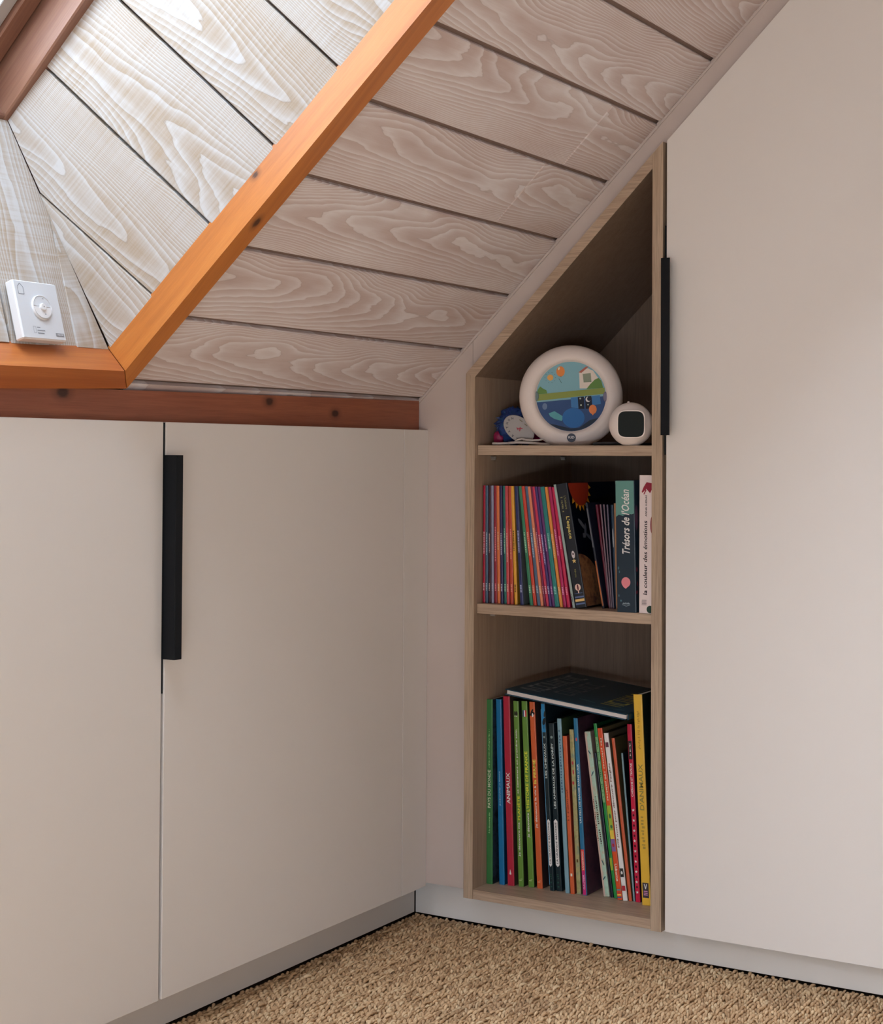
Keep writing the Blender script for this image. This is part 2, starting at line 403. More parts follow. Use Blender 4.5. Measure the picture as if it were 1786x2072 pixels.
for i in range(len(RJ)-1):
    s0, s1 = RJ[i], RJ[i+1]
    def onwin(s): return SL(wxx(s), s+.0095, .289)
    # seam from A0 to B0 rises with depth: clip boards whose window end would fall below s=.1769
    P0, P1 = ar(s0), ar(s1)
    if s0 == si: Q0 = None
    if s0 < .1769 and s1 <= .1769+1e-6:
        # triangle-ish: both edges end on the seam A0-B0
        def seam(s):
            t = (s-si)/(.1769-si); return A0.lerp(B0, max(0, min(1, t)))
        Q0, Q1 = seam(s0), seam(s1)
        if s0 == si: Q0 = A0.lerp(seam(s1), .02)
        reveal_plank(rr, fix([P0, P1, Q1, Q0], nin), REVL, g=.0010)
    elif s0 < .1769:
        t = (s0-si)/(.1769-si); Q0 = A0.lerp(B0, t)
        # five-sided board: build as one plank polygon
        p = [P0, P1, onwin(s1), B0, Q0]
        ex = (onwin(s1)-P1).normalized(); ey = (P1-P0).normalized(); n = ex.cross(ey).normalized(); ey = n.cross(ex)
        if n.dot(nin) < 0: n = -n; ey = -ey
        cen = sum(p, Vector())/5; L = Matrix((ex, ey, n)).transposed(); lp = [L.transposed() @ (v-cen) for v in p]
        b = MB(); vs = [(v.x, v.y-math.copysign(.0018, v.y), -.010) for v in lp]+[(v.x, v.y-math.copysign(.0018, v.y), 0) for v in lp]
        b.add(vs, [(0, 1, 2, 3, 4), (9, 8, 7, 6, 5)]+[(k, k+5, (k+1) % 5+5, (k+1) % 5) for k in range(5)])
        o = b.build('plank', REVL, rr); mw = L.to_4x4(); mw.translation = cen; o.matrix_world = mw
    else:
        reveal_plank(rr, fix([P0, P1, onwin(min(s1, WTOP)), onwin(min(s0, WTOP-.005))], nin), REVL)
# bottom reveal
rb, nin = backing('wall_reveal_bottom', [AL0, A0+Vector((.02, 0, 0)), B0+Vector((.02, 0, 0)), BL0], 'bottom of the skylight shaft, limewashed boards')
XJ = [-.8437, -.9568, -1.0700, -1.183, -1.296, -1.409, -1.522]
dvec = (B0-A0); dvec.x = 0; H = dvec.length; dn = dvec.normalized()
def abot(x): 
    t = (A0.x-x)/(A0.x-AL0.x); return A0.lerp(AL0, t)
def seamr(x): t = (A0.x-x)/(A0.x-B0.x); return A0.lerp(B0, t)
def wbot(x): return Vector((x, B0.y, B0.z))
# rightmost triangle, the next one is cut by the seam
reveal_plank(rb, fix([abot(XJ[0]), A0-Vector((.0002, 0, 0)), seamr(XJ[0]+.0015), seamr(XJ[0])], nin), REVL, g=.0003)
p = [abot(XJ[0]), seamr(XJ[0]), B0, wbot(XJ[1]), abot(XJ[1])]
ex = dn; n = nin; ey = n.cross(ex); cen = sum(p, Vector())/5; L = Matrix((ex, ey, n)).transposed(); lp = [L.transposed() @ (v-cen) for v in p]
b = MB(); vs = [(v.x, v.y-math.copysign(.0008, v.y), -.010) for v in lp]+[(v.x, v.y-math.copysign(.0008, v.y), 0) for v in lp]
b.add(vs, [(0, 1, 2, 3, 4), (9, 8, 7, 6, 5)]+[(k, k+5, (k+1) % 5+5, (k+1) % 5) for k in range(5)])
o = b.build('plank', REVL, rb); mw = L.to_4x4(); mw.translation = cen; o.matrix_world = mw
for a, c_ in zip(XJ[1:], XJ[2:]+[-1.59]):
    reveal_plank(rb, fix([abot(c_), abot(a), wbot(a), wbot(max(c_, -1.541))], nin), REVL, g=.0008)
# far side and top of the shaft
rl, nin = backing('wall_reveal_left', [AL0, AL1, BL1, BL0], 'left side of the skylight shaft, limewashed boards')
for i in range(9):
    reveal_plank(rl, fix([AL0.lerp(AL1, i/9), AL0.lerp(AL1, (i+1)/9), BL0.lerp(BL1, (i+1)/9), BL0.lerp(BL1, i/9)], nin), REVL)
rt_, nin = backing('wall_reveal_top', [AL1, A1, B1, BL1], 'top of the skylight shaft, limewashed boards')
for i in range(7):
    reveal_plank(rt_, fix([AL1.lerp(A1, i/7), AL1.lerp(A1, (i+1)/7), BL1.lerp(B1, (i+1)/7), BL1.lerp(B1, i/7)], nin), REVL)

w1 = thing('window_1', 'pine framed skylight set deep in its boarded shaft', None, (0, 0, 0), kind='structure')
def ring(name, x0, x1, s0, s1, w, o0, o1, mat, c=.002):
    b = MB()
    for (a, b_, c_, d) in ((x0, x0+w, s0, s1), (x1-w, x1, s0, s1), (x0+w, x1-w, s0, s0+w), (x0+w, x1-w, s1-w, s1)):
        b.box(a, b_, c_, d, o0, o1, c=c)
    o = b.build(name, mat, w1); o.matrix_world = SLM(); return o
WX0, WX1, WS0, WS1 = -1.543, -.883, .1769, 1.24
ring('window_frame', WX0-.04, WX1+.04, WS0-.04, WS1+.04, .049, .289, .40, FRAMEW)
ring('sash', WX0+.011, WX1-.011, WS0+.011, WS1-.011, .027, .343, .40, FRAMEW)
ring('glazing_seal', WX0+.0385, WX1-.0385, WS0+.0385, WS1-.0385, .020, .350, .40, ALU, .001)
b = MB(); slab(b, WX0+.05, WX1-.05, WS0+.05, WS1-.05, .367, .371); b.build('glass', GLASS_T, w1)
w2 = thing('window_2', 'second pine framed skylight further along the slope', None, (0, 0, 0), kind='structure')
w1b = w1; w1 = w2
VX0, VX1 = -3.66, -2.13
ring('window_frame', VX0-.04, VX1+.04, WS0-.04, WS1+.04, .049, .289, .40, FRAMEW)
ring('sash', VX0+.011, VX1-.011, WS0+.011, WS1-.011, .043, .343, .40, FRAMEW)
b = MB(); slab(b, VX0+.05, VX1-.05, WS0+.05, WS1-.05, .367, .371); b.build('glass', GLASS, w1)
w1 = w1b
C2 = [SL(PX1, .04, .01), SL(PX1, OS1, .01), SL(VX1, WS1, .289), SL(VX1, WS0, .289)]
D2 = [SL(PX0, .04, .01), SL(PX0, OS1, .01), SL(VX0, WS1, .289), SL(VX0, WS0, .289)]
c2 = (C2[0]+C2[2]+D2[0]+D2[2])/4; b = MB()
for q in (C2, D2, [D2[0], C2[0], C2[3], D2[3]], [D2[1], C2[1], C2[2], D2[2]]):
    n_ = (q[1]-q[0]).cross(q[3]-q[0]).normalized(); m_ = (q[0]+q[2])/2
    if (c2-m_).dot(n_) > 0: n_ = -n_
    b.solid(q, n_*.02)
struct(b.build('wall_reveal_second', SHELL), 'white shaft of the second skylight')
# roof bulk round the shaft so no light leaks in
b = MB()
for a in ((-4.0, VX0-.03, -.1, 1.6), (VX1+.03, WX0-.03, -.1, 1.6), (WX1+.03, -.3, -.1, 1.6), (-4.0, -.3, -.1, WS0-.03), (-4.0, -.3, WS1+.03, 1.6)): slab(b, *a, .385, .42)
struct(b.build('ceiling_roof', SHELL), 'roof build-up round the skylight')

# ------------------------------------------------------------------ knee wall cabinets
ZT, ZB = .8405, .0605
struct(MB().box(-4.0, .0345, .0447, .062, 0.002, .07).build('baseboard_left', PLINTH), 'white plinth under the knee cabinets')
struct(MB().box(.0372, .054, -2.3, .0440, 0.001, .062, c=.0006).build('baseboard_right', PLINTH2), 'white plinth under the bookcase and wardrobe')
struct(MB().box(-4.0, -1.288, 0, .02, ZB, .90).build('wall_knee', WHITE))
def handle_profile(b, place, z0, z1):       # L section: (a along door, p proud)
    # web in the gap then lip
    t = .0022
    pts = [(0, .0), (0, .0205), (.0012, .0215), (.0145, .0215), (.0145, .0190), (t, .0190), (t, 0)]
    vs = [place(a, p, z) for z in (z0, z1) for a, p in pts]; n = len(pts)
    b.add(vs, [tuple(range(n)), tuple(range(2*n-1, n-1, -1))]+[(i, i+n, (i+1) % n+n, (i+1) % n) for i in range(n)])
def knee(label, x0, x1, handle):
    t = thing('knee_cabinet', label, 'cabinet', ((x0+x1)/2, 0, 0), group='white knee-wall cabinets')
    inv = Matrix.Translation(-t.location)
    o = MB().prism([(.0185, ZB+.002), (.0185, ZT-.004), (.055, ZT-.004), (.15, .745), (.15, ZB+.002)], 0, x0+.001, x1-.001).build('body', SHELL, t); o.matrix_parent_inverse = inv
    d = MB().box(x0, x1, 0, .018, ZB, ZT, c=.0006).build('door', WHITE, t); d.matrix_parent_inverse = inv
    if handle:
        h = MB(); handle_profile(h, lambda a, p, z: (x0-.0045+a, -p, z), .5195, .7955)
        h.box(x0-.0045, x0-.0006, .002, .016, .4726, ZT-.001)
        h.build('handle', BLACK, d)
    return t
knee('white knee cabinet at the left edge, without a handle of its own', -1.2845, -.6845, False)
knee('white knee cabinet with a long black edge handle, nearest the corner', -.6785, -.0772, True)
struct(MB().box(-.0760, -.0003, 0, .018, ZB, ZT, c=.0005).build('trim_8', WHITE), 'narrow white filler panel closing the corner beside the knee cabinet')

# ------------------------------------------------------------------ right wall
def zc(y): return Z0+(.018-y)*TT       # ceiling height on the right wall
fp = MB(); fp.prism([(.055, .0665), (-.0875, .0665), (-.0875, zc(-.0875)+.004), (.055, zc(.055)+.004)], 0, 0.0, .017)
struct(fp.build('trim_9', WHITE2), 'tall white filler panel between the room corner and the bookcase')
YD = -.4486; ZA = 1.2937
def zdoor(y): return ZA+(YD-y)*TT
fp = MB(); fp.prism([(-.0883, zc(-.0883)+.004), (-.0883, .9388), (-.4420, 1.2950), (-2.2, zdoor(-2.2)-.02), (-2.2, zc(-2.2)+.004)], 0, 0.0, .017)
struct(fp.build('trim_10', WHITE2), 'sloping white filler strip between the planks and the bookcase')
slb = MB(); slb.prism([(.018, zc(.018)-.001), (.018, zc(.018)-.006), (-2.2, zc(-2.2)-.006), (-2.2, zc(-2.2)-.001)], 0, -.0025, -.0002)
struct(slb.build('trim_7', WHITE2), 'thin bead where the planks meet the right wall')

# wardrobe
t = thing('wardrobe', 'tall white wardrobe with sloping top and a black edge handle, right of the bookcase', 'wardrobe', (.25, -1.2, 0))
inv = Matrix.Translation(-t.location)
b = MB(); b.prism([(-.4475, .0625), (-.4475, zdoor(-.4475)-.03), (-1.42, zdoor(-1.42)-.03), (-2.2, zdoor(-1.42)-.03), (-2.2, .0625)], 0, .0185, .53)
o = b.build('body', SHELL, t); o.matrix_parent_inverse = inv
b = MB(); b.prism([(YD, .0577), (YD, zdoor(YD)), (-1.048, zdoor(-1.048)), (-1.048, .0577)], 0, -.018, 0)
dr = b.build('door', WHITE, t); dr.matrix_parent_inverse = inv
h = MB(); handle_profile(h, lambda a, p, z: (-.018-p, YD-a+.001, z), .8305, 1.1065)
h.box(-.0175, -.002, YD+.0005, YD+.0035, .80, 1.16)
h.build('handle', BLACK, dr)
b = MB(); b.prism([(-1.051, .0577), (-1.051, zdoor(-1.051)), (-1.42, 2.2), (-1.65, 2.2), (-1.65, .0577)], 0, -.018, 0)
o = b.build('door', WHITE, t); o.matrix_parent_inverse = inv
b = MB(); b.box(-.018, 0, -2.255, -1.653, .0577, 2.2); o = b.build('door', WHITE, t); o.matrix_parent_inverse = inv

# ------------------------------------------------------------------ bookcase
XF, XB = -.018, .342
bc = thing('bookcase', 'narrow oak bookcase with a sloping top and two shelves built into the wall', 'bookcase', (0, -.264, .0577))
inv = Matrix.Translation(-bc.location)
YL, YLi, YR, YRi = -.0852, -.1028, -.4418, -.4240
def zo(y): return .9352+(-.0852-y)*1.0035       # outer sloping line
def zi(y): return .9295+(-.1028-y)*1.0035
def part(b, name, mat, par=bc, iv=inv):
    o = b.build(name, mat, par); o.matrix_parent_inverse = iv; return o
b = MB(); b.prism([(YL, .0577), (YLi, .0577), (YLi, zi(YLi)), (YL, zo(YL))], 0, XF, XB); lp = part(b, 'side_panel', [OAK_SIDE_SHADE])
b = MB(); b.prism([(YRi, .0557), (YR, .0557), (YR, zo(YR)), (YRi, zo(YRi))], 0, XF, XB); part(b, 'side_panel', OAKV)
b = MB(); b.prism([(YLi, zi(YLi)), (YL, zo(YL)), (YRi+.0002, zo(YRi)), (YRi+.0002, zi(YRi))], 0, XF+.0005, XB); part(b, 'top_panel', OAK_SHADE)  # same board as its edge, darkened for the shaded underside
b = MB(); b.prism([(YLi, zi(YLi)), (YL, zo(YL)), (YRi+.0002, zo(YRi)), (YRi+.0002, zi(YRi))], 0, XF-.0006, XF+.0005); part(b, 'edge_band', OAKH)
b = MB(); b.box(XF, XB, YLi, YRi+.0003, .0577, .0735, c=.0004); part(b, 'bottom_panel', OAKH)
b = MB(); b.prism([(YL, .0577), (YR, .0557), (YR, zo(YR)-.002), (YL, zo(YL)-.002)], 0, XB, XB+.008); part(b, 'back_panel', OAK_SHADE)
# front edge banding of the left side; the inner face is darkened to suggest shade
b = MB(); b.prism([(YL, .0577), (YLi, .0577), (YLi, zi(YLi)), (YL, zo(YL))], 0, XF-.0008, XF); part(b, 'edge_band', OAKV)
for z in (.798, .5325):
    b = MB(); b.box(-.0100, XB-.001, YLi-.0008, YRi+.0008, z, z+.0165, c=.0005); part(b, 'shelf', OAKH)
PIN = nm('pin_steel', (.55, .53, .50), .3, .5, 1.0)
for x, z in ((.038, .798), (.300, .798), (.038, .5325), (.300, .5325)):
    b = MB(); b.lathe([(.0024, 0), (.0024, .009), (.0010, .010)], 10, fn=lambda v: Vector((x+v.y, YLi-v.z, z-.0035+v.x))); b.box(x-.0016, x+.0016, YLi-.009, YLi-.0005, z-.0085, z-.004, c=.0004)
    part(b, 'shelf_pin', PIN)
b = MB(); b.lathe([(.0022, 0), (.0022, .0003)], 12, fn=lambda v: Vector((.20+v.x, -.128+v.y*.7, zi(-.128)+v.y*-.7-.0006))); part(b, 'screw_hole', BLACK)

# ------------------------------------------------------------------ carpet
car = thing('carpet', 'woven beige seagrass carpet covering the whole floor', 'carpet', (-1.2, -1.2, 0))
inv = Matrix.Translation(-car.location)
m = nm('carpet_base', rough=.9); tt = NT(m); n1 = tt.noise(tt.vmath('MULTIPLY', tt.coord(), (120, 200, 1)), 1, 3, .6)
tt.col(tt.ramp(n1, [(.35, (.42, .27, .15)), (.6, (.74, .53, .32))])); tt.bump(n1, .8, .004)
b = MB(); b.box(-3.995, .036, -4.15, .044, -.006, -.0035)
o = b.build('backing', m, car); o.matrix_parent_inverse = inv
b = MB(); b.add([(-4, -4.15, 0), (-1.3, -4.15, 0), (-1.3, .045, 0), (-4, .045, 0)], [(0, 1, 2, 3)]).add([(-1.3, -4.15, 0), (.037, -4.15, 0), (.037, -1.4, 0), (-1.3, -1.4, 0)], [(0, 1, 2, 3)])
o = b.build('weave_far', m, car); o.matrix_parent_inverse = inv
def weave():
    px, py = .0110, .0062
    xs = np.arange(-1.3, .034, px); ys = np.arange(-1.4, .043, py)
    X, Y = np.meshgrid(xs, ys, indexing='ij'); X = X.copy(); Y = Y.copy()
    X[:, 1::2] += px/2
    j = np.arange(Y.shape[1])[None, :] % 4
    n = X.size
    ang = (np.where(j < 2, 0.30, -0.02)+rng.normal(0, .16, X.shape)).ravel()
    X = X.ravel()+rng.normal(0, .0007, n); Y = Y.ravel()+rng.normal(0, .0005, n)
    keep = (X < .0345) & (Y < .0425); X, Y, ang = X[keep], Y[keep], ang[keep]; n = X.size
    L = .0080*(1+rng.normal(0, .12, n)); Wd = .0024*(1+rng.normal(0, .16, n)); Hh = .0046*(1+rng.normal(0, .25, n)); zb = rng.normal(-.0022, .0009, n)
    rings = [(-1, .25, -.9), (-.62, .85, .05), (0, 1.05, .55), (.62, .85, .05), (1, .25, -.9)]; seg = 6
    V = np.zeros((n, len(rings)*seg, 3)); k = 0
    for t_, rr_, hz in rings:
        for a in range(seg):
            al = 2*math.pi*a/seg+.3
            lx = t_*L; ly = math.cos(al)*rr_*Wd+.0006*t_*0; lz = math.sin(al)*rr_*Wd*.9+hz*Hh*.5
            V[:, k, 0] = X+lx*np.cos(ang)-ly*np.sin(ang); V[:, k, 1] = Y+lx*np.sin(ang)+ly*np.cos(ang); V[:, k, 2] = zb+lz; k += 1
    F = []
    for i in range(len(rings)-1):
        for a in range(seg): F.append((i*seg+a, i*seg+(a+1) % seg, (i+1)*seg+(a+1) % seg, (i+1)*seg+a))
    F = np.array(F); nv = len(rings)*seg
    FA = (F[None]+np.arange(n)[:, None, None]*nv).reshape(-1, 4)
    me = bpy.data.meshes.new('weave'); me.vertices.add(n*nv); me.vertices.foreach_set('co', V.ravel())
    me.loops.add(FA.size); me.loops.foreach_set('vertex_index', FA.ravel().astype(np.int32))
    me.polygons.add(len(FA)); me.polygons.foreach_set('loop_start', np.arange(0, FA.size, 4, dtype=np.int32)); me.polygons.foreach_set('loop_total', np.full(len(FA), 4, dtype=np.int32))
    me.polygons.foreach_set('use_smooth', np.ones(len(FA), bool)); me.update(calc_edges=True)
    at = me.attributes.new('tint', 'FLOAT', 'POINT'); at.data.foreach_set('value', np.repeat(rng.random(n), nv).astype(np.float32))
    return me
wm = nm('seagrass', rough=.55, spec=.35); tt = NT(wm); an = tt.n('ShaderNodeAttribute', attribute_name='tint')
fine = tt.noise(tt.vmath('MULTIPLY', tt.coord(), (150, 900, 900)), 1, 3, .6)
vv = tt.math('ADD', tt.math('MULTIPLY', an.outputs['Fac'], .6), tt.math('MULTIPLY', fine, .5))
patch = tt.noise(tt.coord(), 9, 2, .5)
cc = tt.ramp(vv, [(.15, (.40, .245, .13)), (.45, (.70, .47, .27)), (.75, (.84, .61, .37)), (.98, (.94, .79, .53))])
cc = tt.mix(tt.math('MULTIPLY', tt.math('GREATER_THAN', patch, .60), .18), cc, (.20, .12, .08))
tt.col(cc); tt.bump(fine, .4, .0008)
me = weave(); me.materials.append(wm); o = bpy.data.objects.new('weave', me); COL.objects.link(o); o.parent = car; o.matrix_parent_inverse = inv; o['kind'] = 'stuff'

# ------------------------------------------------------------------ lettering and print helpers
def text_mesh(body):
    cu = bpy.data.curves.new('t', 'FONT'); cu.body = body; cu.resolution_u = 2; cu.extrude = 0; cu.offset = .018
    ob = bpy.data.objects.new('t', cu); COL.objects.link(ob)
    dg = bpy.context.evaluated_depsgraph_get(); me = bpy.data.meshes.new_from_object(ob.evaluated_get(dg))
    bpy.data.objects.remove(ob); bpy.data.curves.remove(cu); return me
def text(body, parent, mat, origin, right, upd, length, height, name='lettering', shear=0.0, lift=.0002, bold=0.0):
    """letters fitted into length x height starting at origin (lower left), in parent space"""
    me = text_mesh(body); n = len(me.vertices)
    if n == 0: return None
    co = np.zeros(n*3); me.vertices.foreach_get('co', co); co = co.reshape(-1, 3)
    mn, mx = co.min(0), co.max(0); 
    u = (co[:, 0]-mn[0])/(mx[0]-mn[0]); v = (co[:, 1]-mn[1])/(mx[1]-mn[1])
    right, upd = Vector(right), Vector(upd); nn = right.cross(upd)
    uu = u*length+shear*v*height; vv_ = v*height
    P = np.array(origin)[None]+uu[:, None]*np.array(right)[None]+vv_[:, None]*np.array(upd)[None]+lift*np.array(nn)[None]
    me.vertices.foreach_set('co', P.ravel()); me.materials.clear(); me.materials.append(mat); me.name = name; me.update()
    o = bpy.data.objects.new(name, me); COL.objects.link(o); o.parent = parent; return o
def print_poly(polys, parent, mat, frame, name='print', lift=.0002):
    """flat printed shapes: frame = (origin, right, up)"""
    og, r_, u_ = [Vector(v) for v in frame]; nn = r_.cross(u_); b = MB()
    for i, p in enumerate(polys): b.add([og+r_*x+u_*y+nn*(lift+.00003*(i % 2)) for x, y in p], [tuple(range(len(p)))])
    return b.build(name, mat, parent, fixn=False)
def ell(cx, cy, rx, ry, n=28, a0=0, a1=360, rot=0):
    pts = []
    full = abs(a1-a0) >= 360
    for i in range(n if full else n+1):
        a = R(a0+(a1-a0)*i/n); x, y = rx*math.cos(a), ry*math.sin(a); cr, sr = math.cos(R(rot)), math.sin(R(rot))
        pts.append((cx+x*cr-y*sr, cy+x*sr+y*cr))
    return pts
def rect(x0, y0, x1, y1): return [(x0, y0), (x1, y0), (x1, y1), (x0, y1)]
def star(cx, cy, r):
    return [(cx+(r if i % 2 == 0 else r*.42)*math.sin(math.pi*i/5), cy+(r if i % 2 == 0 else r*.42)*math.cos(math.pi*i/5)) for i in range(10)]
PAGES = speck('paper_edges', (.62, .58, .52), (.72, .68, .62), 300, .8)
MAGP = speck('paper_edges_thin', (.5, .46, .42), (.6, .56, .5), 300, .8)

def book(name, label, x, y, z, w, h, d, lean, spine, cover, group, cat='book', tk=.0009, pages=PAGES, rough=.32, spine_bands=()):
    """local: +x into the shelf, -y to the right, z up; spine faces -x"""
    t = thing(name, label, cat, (x, y, z), group=group, rot=(-R(lean), 0, 0))
    c = min(.0016, w*.3)
    out = [(d, 0), (c, 0), (c*.3, -c*.3), (0, -c), (0, -w+c), (c*.3, -w+c*.3), (c, -w), (d, -w), (d, -w+tk), (tk, -w+tk), (tk, -tk), (d, -tk)]
    b = MB(); n = len(out); vs = [(px, py, zz) for zz in (0, h) for px, py in out]
    fs = []; mi = []
    for i in range(n):
        fs.append((i, (i+1) % n, (i+1) % n+n, i+n)); mi.append(0 if i in (1, 2, 3, 4, 5) else 1)
    for zz in (0, n):       # end caps as quads of the U
        for q in ((0, 1, 10, 11), (1, 2, 3, 10), (3, 4, 9, 10), (4, 5, 6, 9), (6, 7, 8, 9)):
            fs.append(tuple(i+zz for i in q)); mi.append(1)
    b.v = vs; b.f = fs; b.mi = mi
    sm = spine if isinstance(spine, bpy.types.Material) else flat(spine, rough)
    cm = cover if isinstance(cover, bpy.types.Material) else flat(cover, rough)
    b.build('cover', [sm, cm], t)
    g_ = .002 if tk > .0006 else .0002
    MB().box(tk*1.2, d-.003, -tk*1.05, -w+tk*1.05, g_, h-g_).build('pages', pages, t)
    for z0, z1, col in spine_bands:
        print_poly([rect(c*.6, z0, w-c*.6, z1)], t, flat(col, rough), ((0, 0, 0), (0, -1, 0), (0, 0, 1)), 'spine_band', .00012)
    t['w'] = w; t['h'] = h
    return t
def spine_text(t, body, z0, z1, col, hh=.5, down=False, name='title', shear=0, lift=.00035, off=.5):
    w = t['w']; hgt = w*hh
    if not down: text(body, t, flat(col, .5), (0, -w*off-hgt/2, z0), (0, 0, 1), (0, 1, 0), z1-z0, hgt, name, shear, lift)
    else: text(body, t, flat(col, .5), (0, -w*off+hgt/2, z1), (0, 0, -1), (0, -1, 0), z1-z0, hgt, name, shear, lift)
SP = ((0, 0, 0), (0, -1, 0), (0, 0, 1))      # frame on a spine: x right, y up
def spine_strokes(t, n, z0, z1, col, hh=.5, down=False, name='small_print', shear=0, lift=.00035, off=.5):
    """print too small to read in the photograph: a row of short strokes"""
    w = t['w']; r_ = random.Random(n*7+int(z0*1e4)); p = []; st = (z1-z0)/n; x0, x1 = w*(off-hh/2), w*(off+hh/2)
    for k in range(n):
        if r_.random() < .14: continue
        a = z0+k*st; e = x0+(x1-x0)*r_.choice((0, 0, .25)); p.append(rect(e, a, x1-(x1-x0)*r_.choice((0, .2, .3)), a+st*r_.uniform(.35, .75)))
    return print_poly(p, t, flat(col, .5), SP, name, lift)

exec_books = True
# ------------------------------------------------------------------ middle shelf: thin paperbacks
s = srgb
ZS2 = .549
MAG = [ # y, w, lean, colour, text colour, colour word
 (-.1048, .0050, 0.0, s(168, 22, 54), s(240, 190, 200), 'crimson'),
 (-.1106, .0054, .2, s(72, 98, 124), s(170, 195, 215), 'slate blue'),
 (-.1168, .0044, .3, s(66, 26, 38), s(200, 170, 170), 'dark maroon'),
 (-.1218, .0048, .5, s(140, 142, 170), s(180, 180, 200), 'lavender grey'),
 (-.1272, .0058, .6, s(140, 32, 52), s(215, 130, 140), 'maroon'),
 (-.1335, .0058, .9, s(214, 116, 66), s(250, 190, 150), 'orange'),
 (-.1399, .0054, 1.0, s(52, 42, 88), s(190, 190, 220), 'dark indigo'),
 (-.1458, .0056, 1.1, s(40, 104, 98), s(150, 200, 180), 'dark teal'),
 (-.1520, .0054, 1.3, s(196, 72, 80), s(240, 170, 160), 'salmon'),
 (-.1580, .0064, 1.5, s(180, 72, 52), s(230, 150, 130), 'rust'),
 (-.1665, .0058, 2.38, s(222, 162, 56), s(80, 60, 30), 'yellow'),
 (-.1775, .0066, 3.6, s(40, 46, 96), s(170, 180, 220), 'navy'),
 (-.1955, .0062, 6.5, s(52, 122, 92), s(160, 210, 180), 'green'),
 (-.2023, .0060, 6.95, s(200, 70, 54), s(245, 170, 150), 'red orange'),
 (-.2089, .0062, 7.1, s(76, 100, 128), s(160, 180, 200), 'steel blue'),
 (-.2157, .0054, 7.4, s(226, 132, 100), s(250, 200, 170), 'peach'),
 (-.2217, .0036, 7.7, s(112, 30, 70), s(220, 150, 170), 'plum'),
 (-.2259, .0050, 8.0, s(190, 48, 84), s(245, 190, 200), 'raspberry'),
 (-.2315, .0048, 8.2, s(66, 48, 112), s(190, 185, 225), 'indigo'),
 (-.2369, .0052, 8.25, s(98, 46, 108), s(200, 150, 200), 'purple'),
 (-.2427, .0078, 8.35, s(42, 124, 122), s(140, 200, 195), 'teal'),
 (-.2513, .0056, 8.45, s(216, 138, 62), s(240, 190, 140), 'ochre'),
 (-.2577, .0058, 8.5, s(168, 34, 92), s(240, 150, 190), 'magenta'),
 (-.2642, .0058, 8.6, s(190, 36, 80), s(240, 140, 170), 'cherry'),
]
SIDE = ['leftmost on the middle shelf'] + ['between the %s and %s ones'] * 22 + ['between the magenta one and the dark space book']
for i, (y, w, ln, col, tc, word) in enumerate(MAG):
    if i == 0: lab = 'thin %s paperback, leftmost on the middle shelf' % word
    elif i == len(MAG)-1: lab = 'thin %s paperback, last of the row beside the pale picture book' % word
    else: lab = 'thin %s paperback between the %s and the %s ones' % (word, MAG[i-1][5], MAG[i+1][5])
    x = .006+random.uniform(-.001, .001)
    cov = tuple(c*.5 for c in col)
    if i == 11: cov = s(96, 104, 104)
    b = book('paperback', lab, x, y, ZS2+.0002, w, .1975 if i < 12 else .1985, .15, ln, col, cov, 'thin paperbacks on the middle shelf', tk=.0004, pages=MAGP, rough=.35)
    r_ = random.Random(i)
    # faint title line and publisher mark as printed strokes
    if i != 3:
        polys = []; zz = .078+r_.uniform(0, .02); zend = .128-r_.uniform(0, .012)
        if r_.random() < .5: zz -= .012
        while zz < zend:
            L_ = r_.uniform(.0012, .0026); polys.append(rect(w*.34, zz, w*.66, zz+L_)); zz += L_+r_.uniform(.0005, .0012)
        print_poly(polys, b, flat(tc, .5), SP, 'title_print', .0003)
    print_poly([rect(w*.3, .021+k*.0026, w*.7, .0228+k*.0026) for k in range(5)], b, flat(tc, .5), SP, 'publisher_print', .0003)

b = book('picture_book', 'thin pale teal picture book leaning between the cherry paperback and the space book', .004, -.2752, ZS2, .0046, .204, .18, 10.2, s(150, 168, 166), s(20, 30, 40), 'picture books on the middle shelf', tk=.0012)
spine_strokes(b, 7, .008, .024, s(40, 50, 60), .5)
E_ = book('picture_book', 'dark space picture book with a sun and a brown planet on its cover', .004, -.2812, ZS2, .0195, .2045, .185, 10.3, s(26, 32, 42), s(6, 10, 26), 'picture books on the middle shelf', tk=.0014)
spine_text(E_, "L'espace", .113, .150, s(206, 190, 110), .42, down=True, off=.55)
spine_strokes(E_, 9, .158, .184, s(130, 128, 84), .20, down=True, off=.30, name='small_title'); spine_text(E_, "L'Univers", .162, .184, s(130, 128, 84), .20, down=True, off=.62, name='small_title')
spine_strokes(E_, 9, .050, .064, s(120, 118, 70), .18, down=True, name='publisher')
w_ = E_['w']
print_poly([ell(w_*.55, .087, .0030, .0062), ], E_, flat(s(205, 200, 205)), SP, 'rocket_print', .0002)
print_poly([ell(w_*.55, .088, .0014, .0016)], E_, flat(s(60, 30, 50)), SP, 'porthole_print', .0004)
print_poly([star(w_*.55, .0765, .0042)], E_, flat(s(220, 190, 120)), SP, 'flame_print', .0002)
print_poly([ell(w_*.5, .0335, .0052, .0056), rect(w_*.5-.001, .024, w_*.5+.001, .029)], E_, flat(s(226, 190, 178)), SP, 'balloon_print', .0002)
print_poly([ell(w_*.5, .0335, .0014, .0050)], E_, flat(s(90, 30, 50)), SP, 'balloon_stripe', .0004)
print_poly([rect(.0015, .0055, w_-.0015, .008), rect(.0015, .0165, w_-.0015, .019), rect(.002, .0235, w_-.003, .0242)], E_, flat(s(84, 104, 150)), SP, 'stripe_print', .0002)
print_poly([rect(.0015, .0105, w_-.0015, .0145)], E_, flat(s(226, 184, 120)), SP, 'stripe_print', .0002)
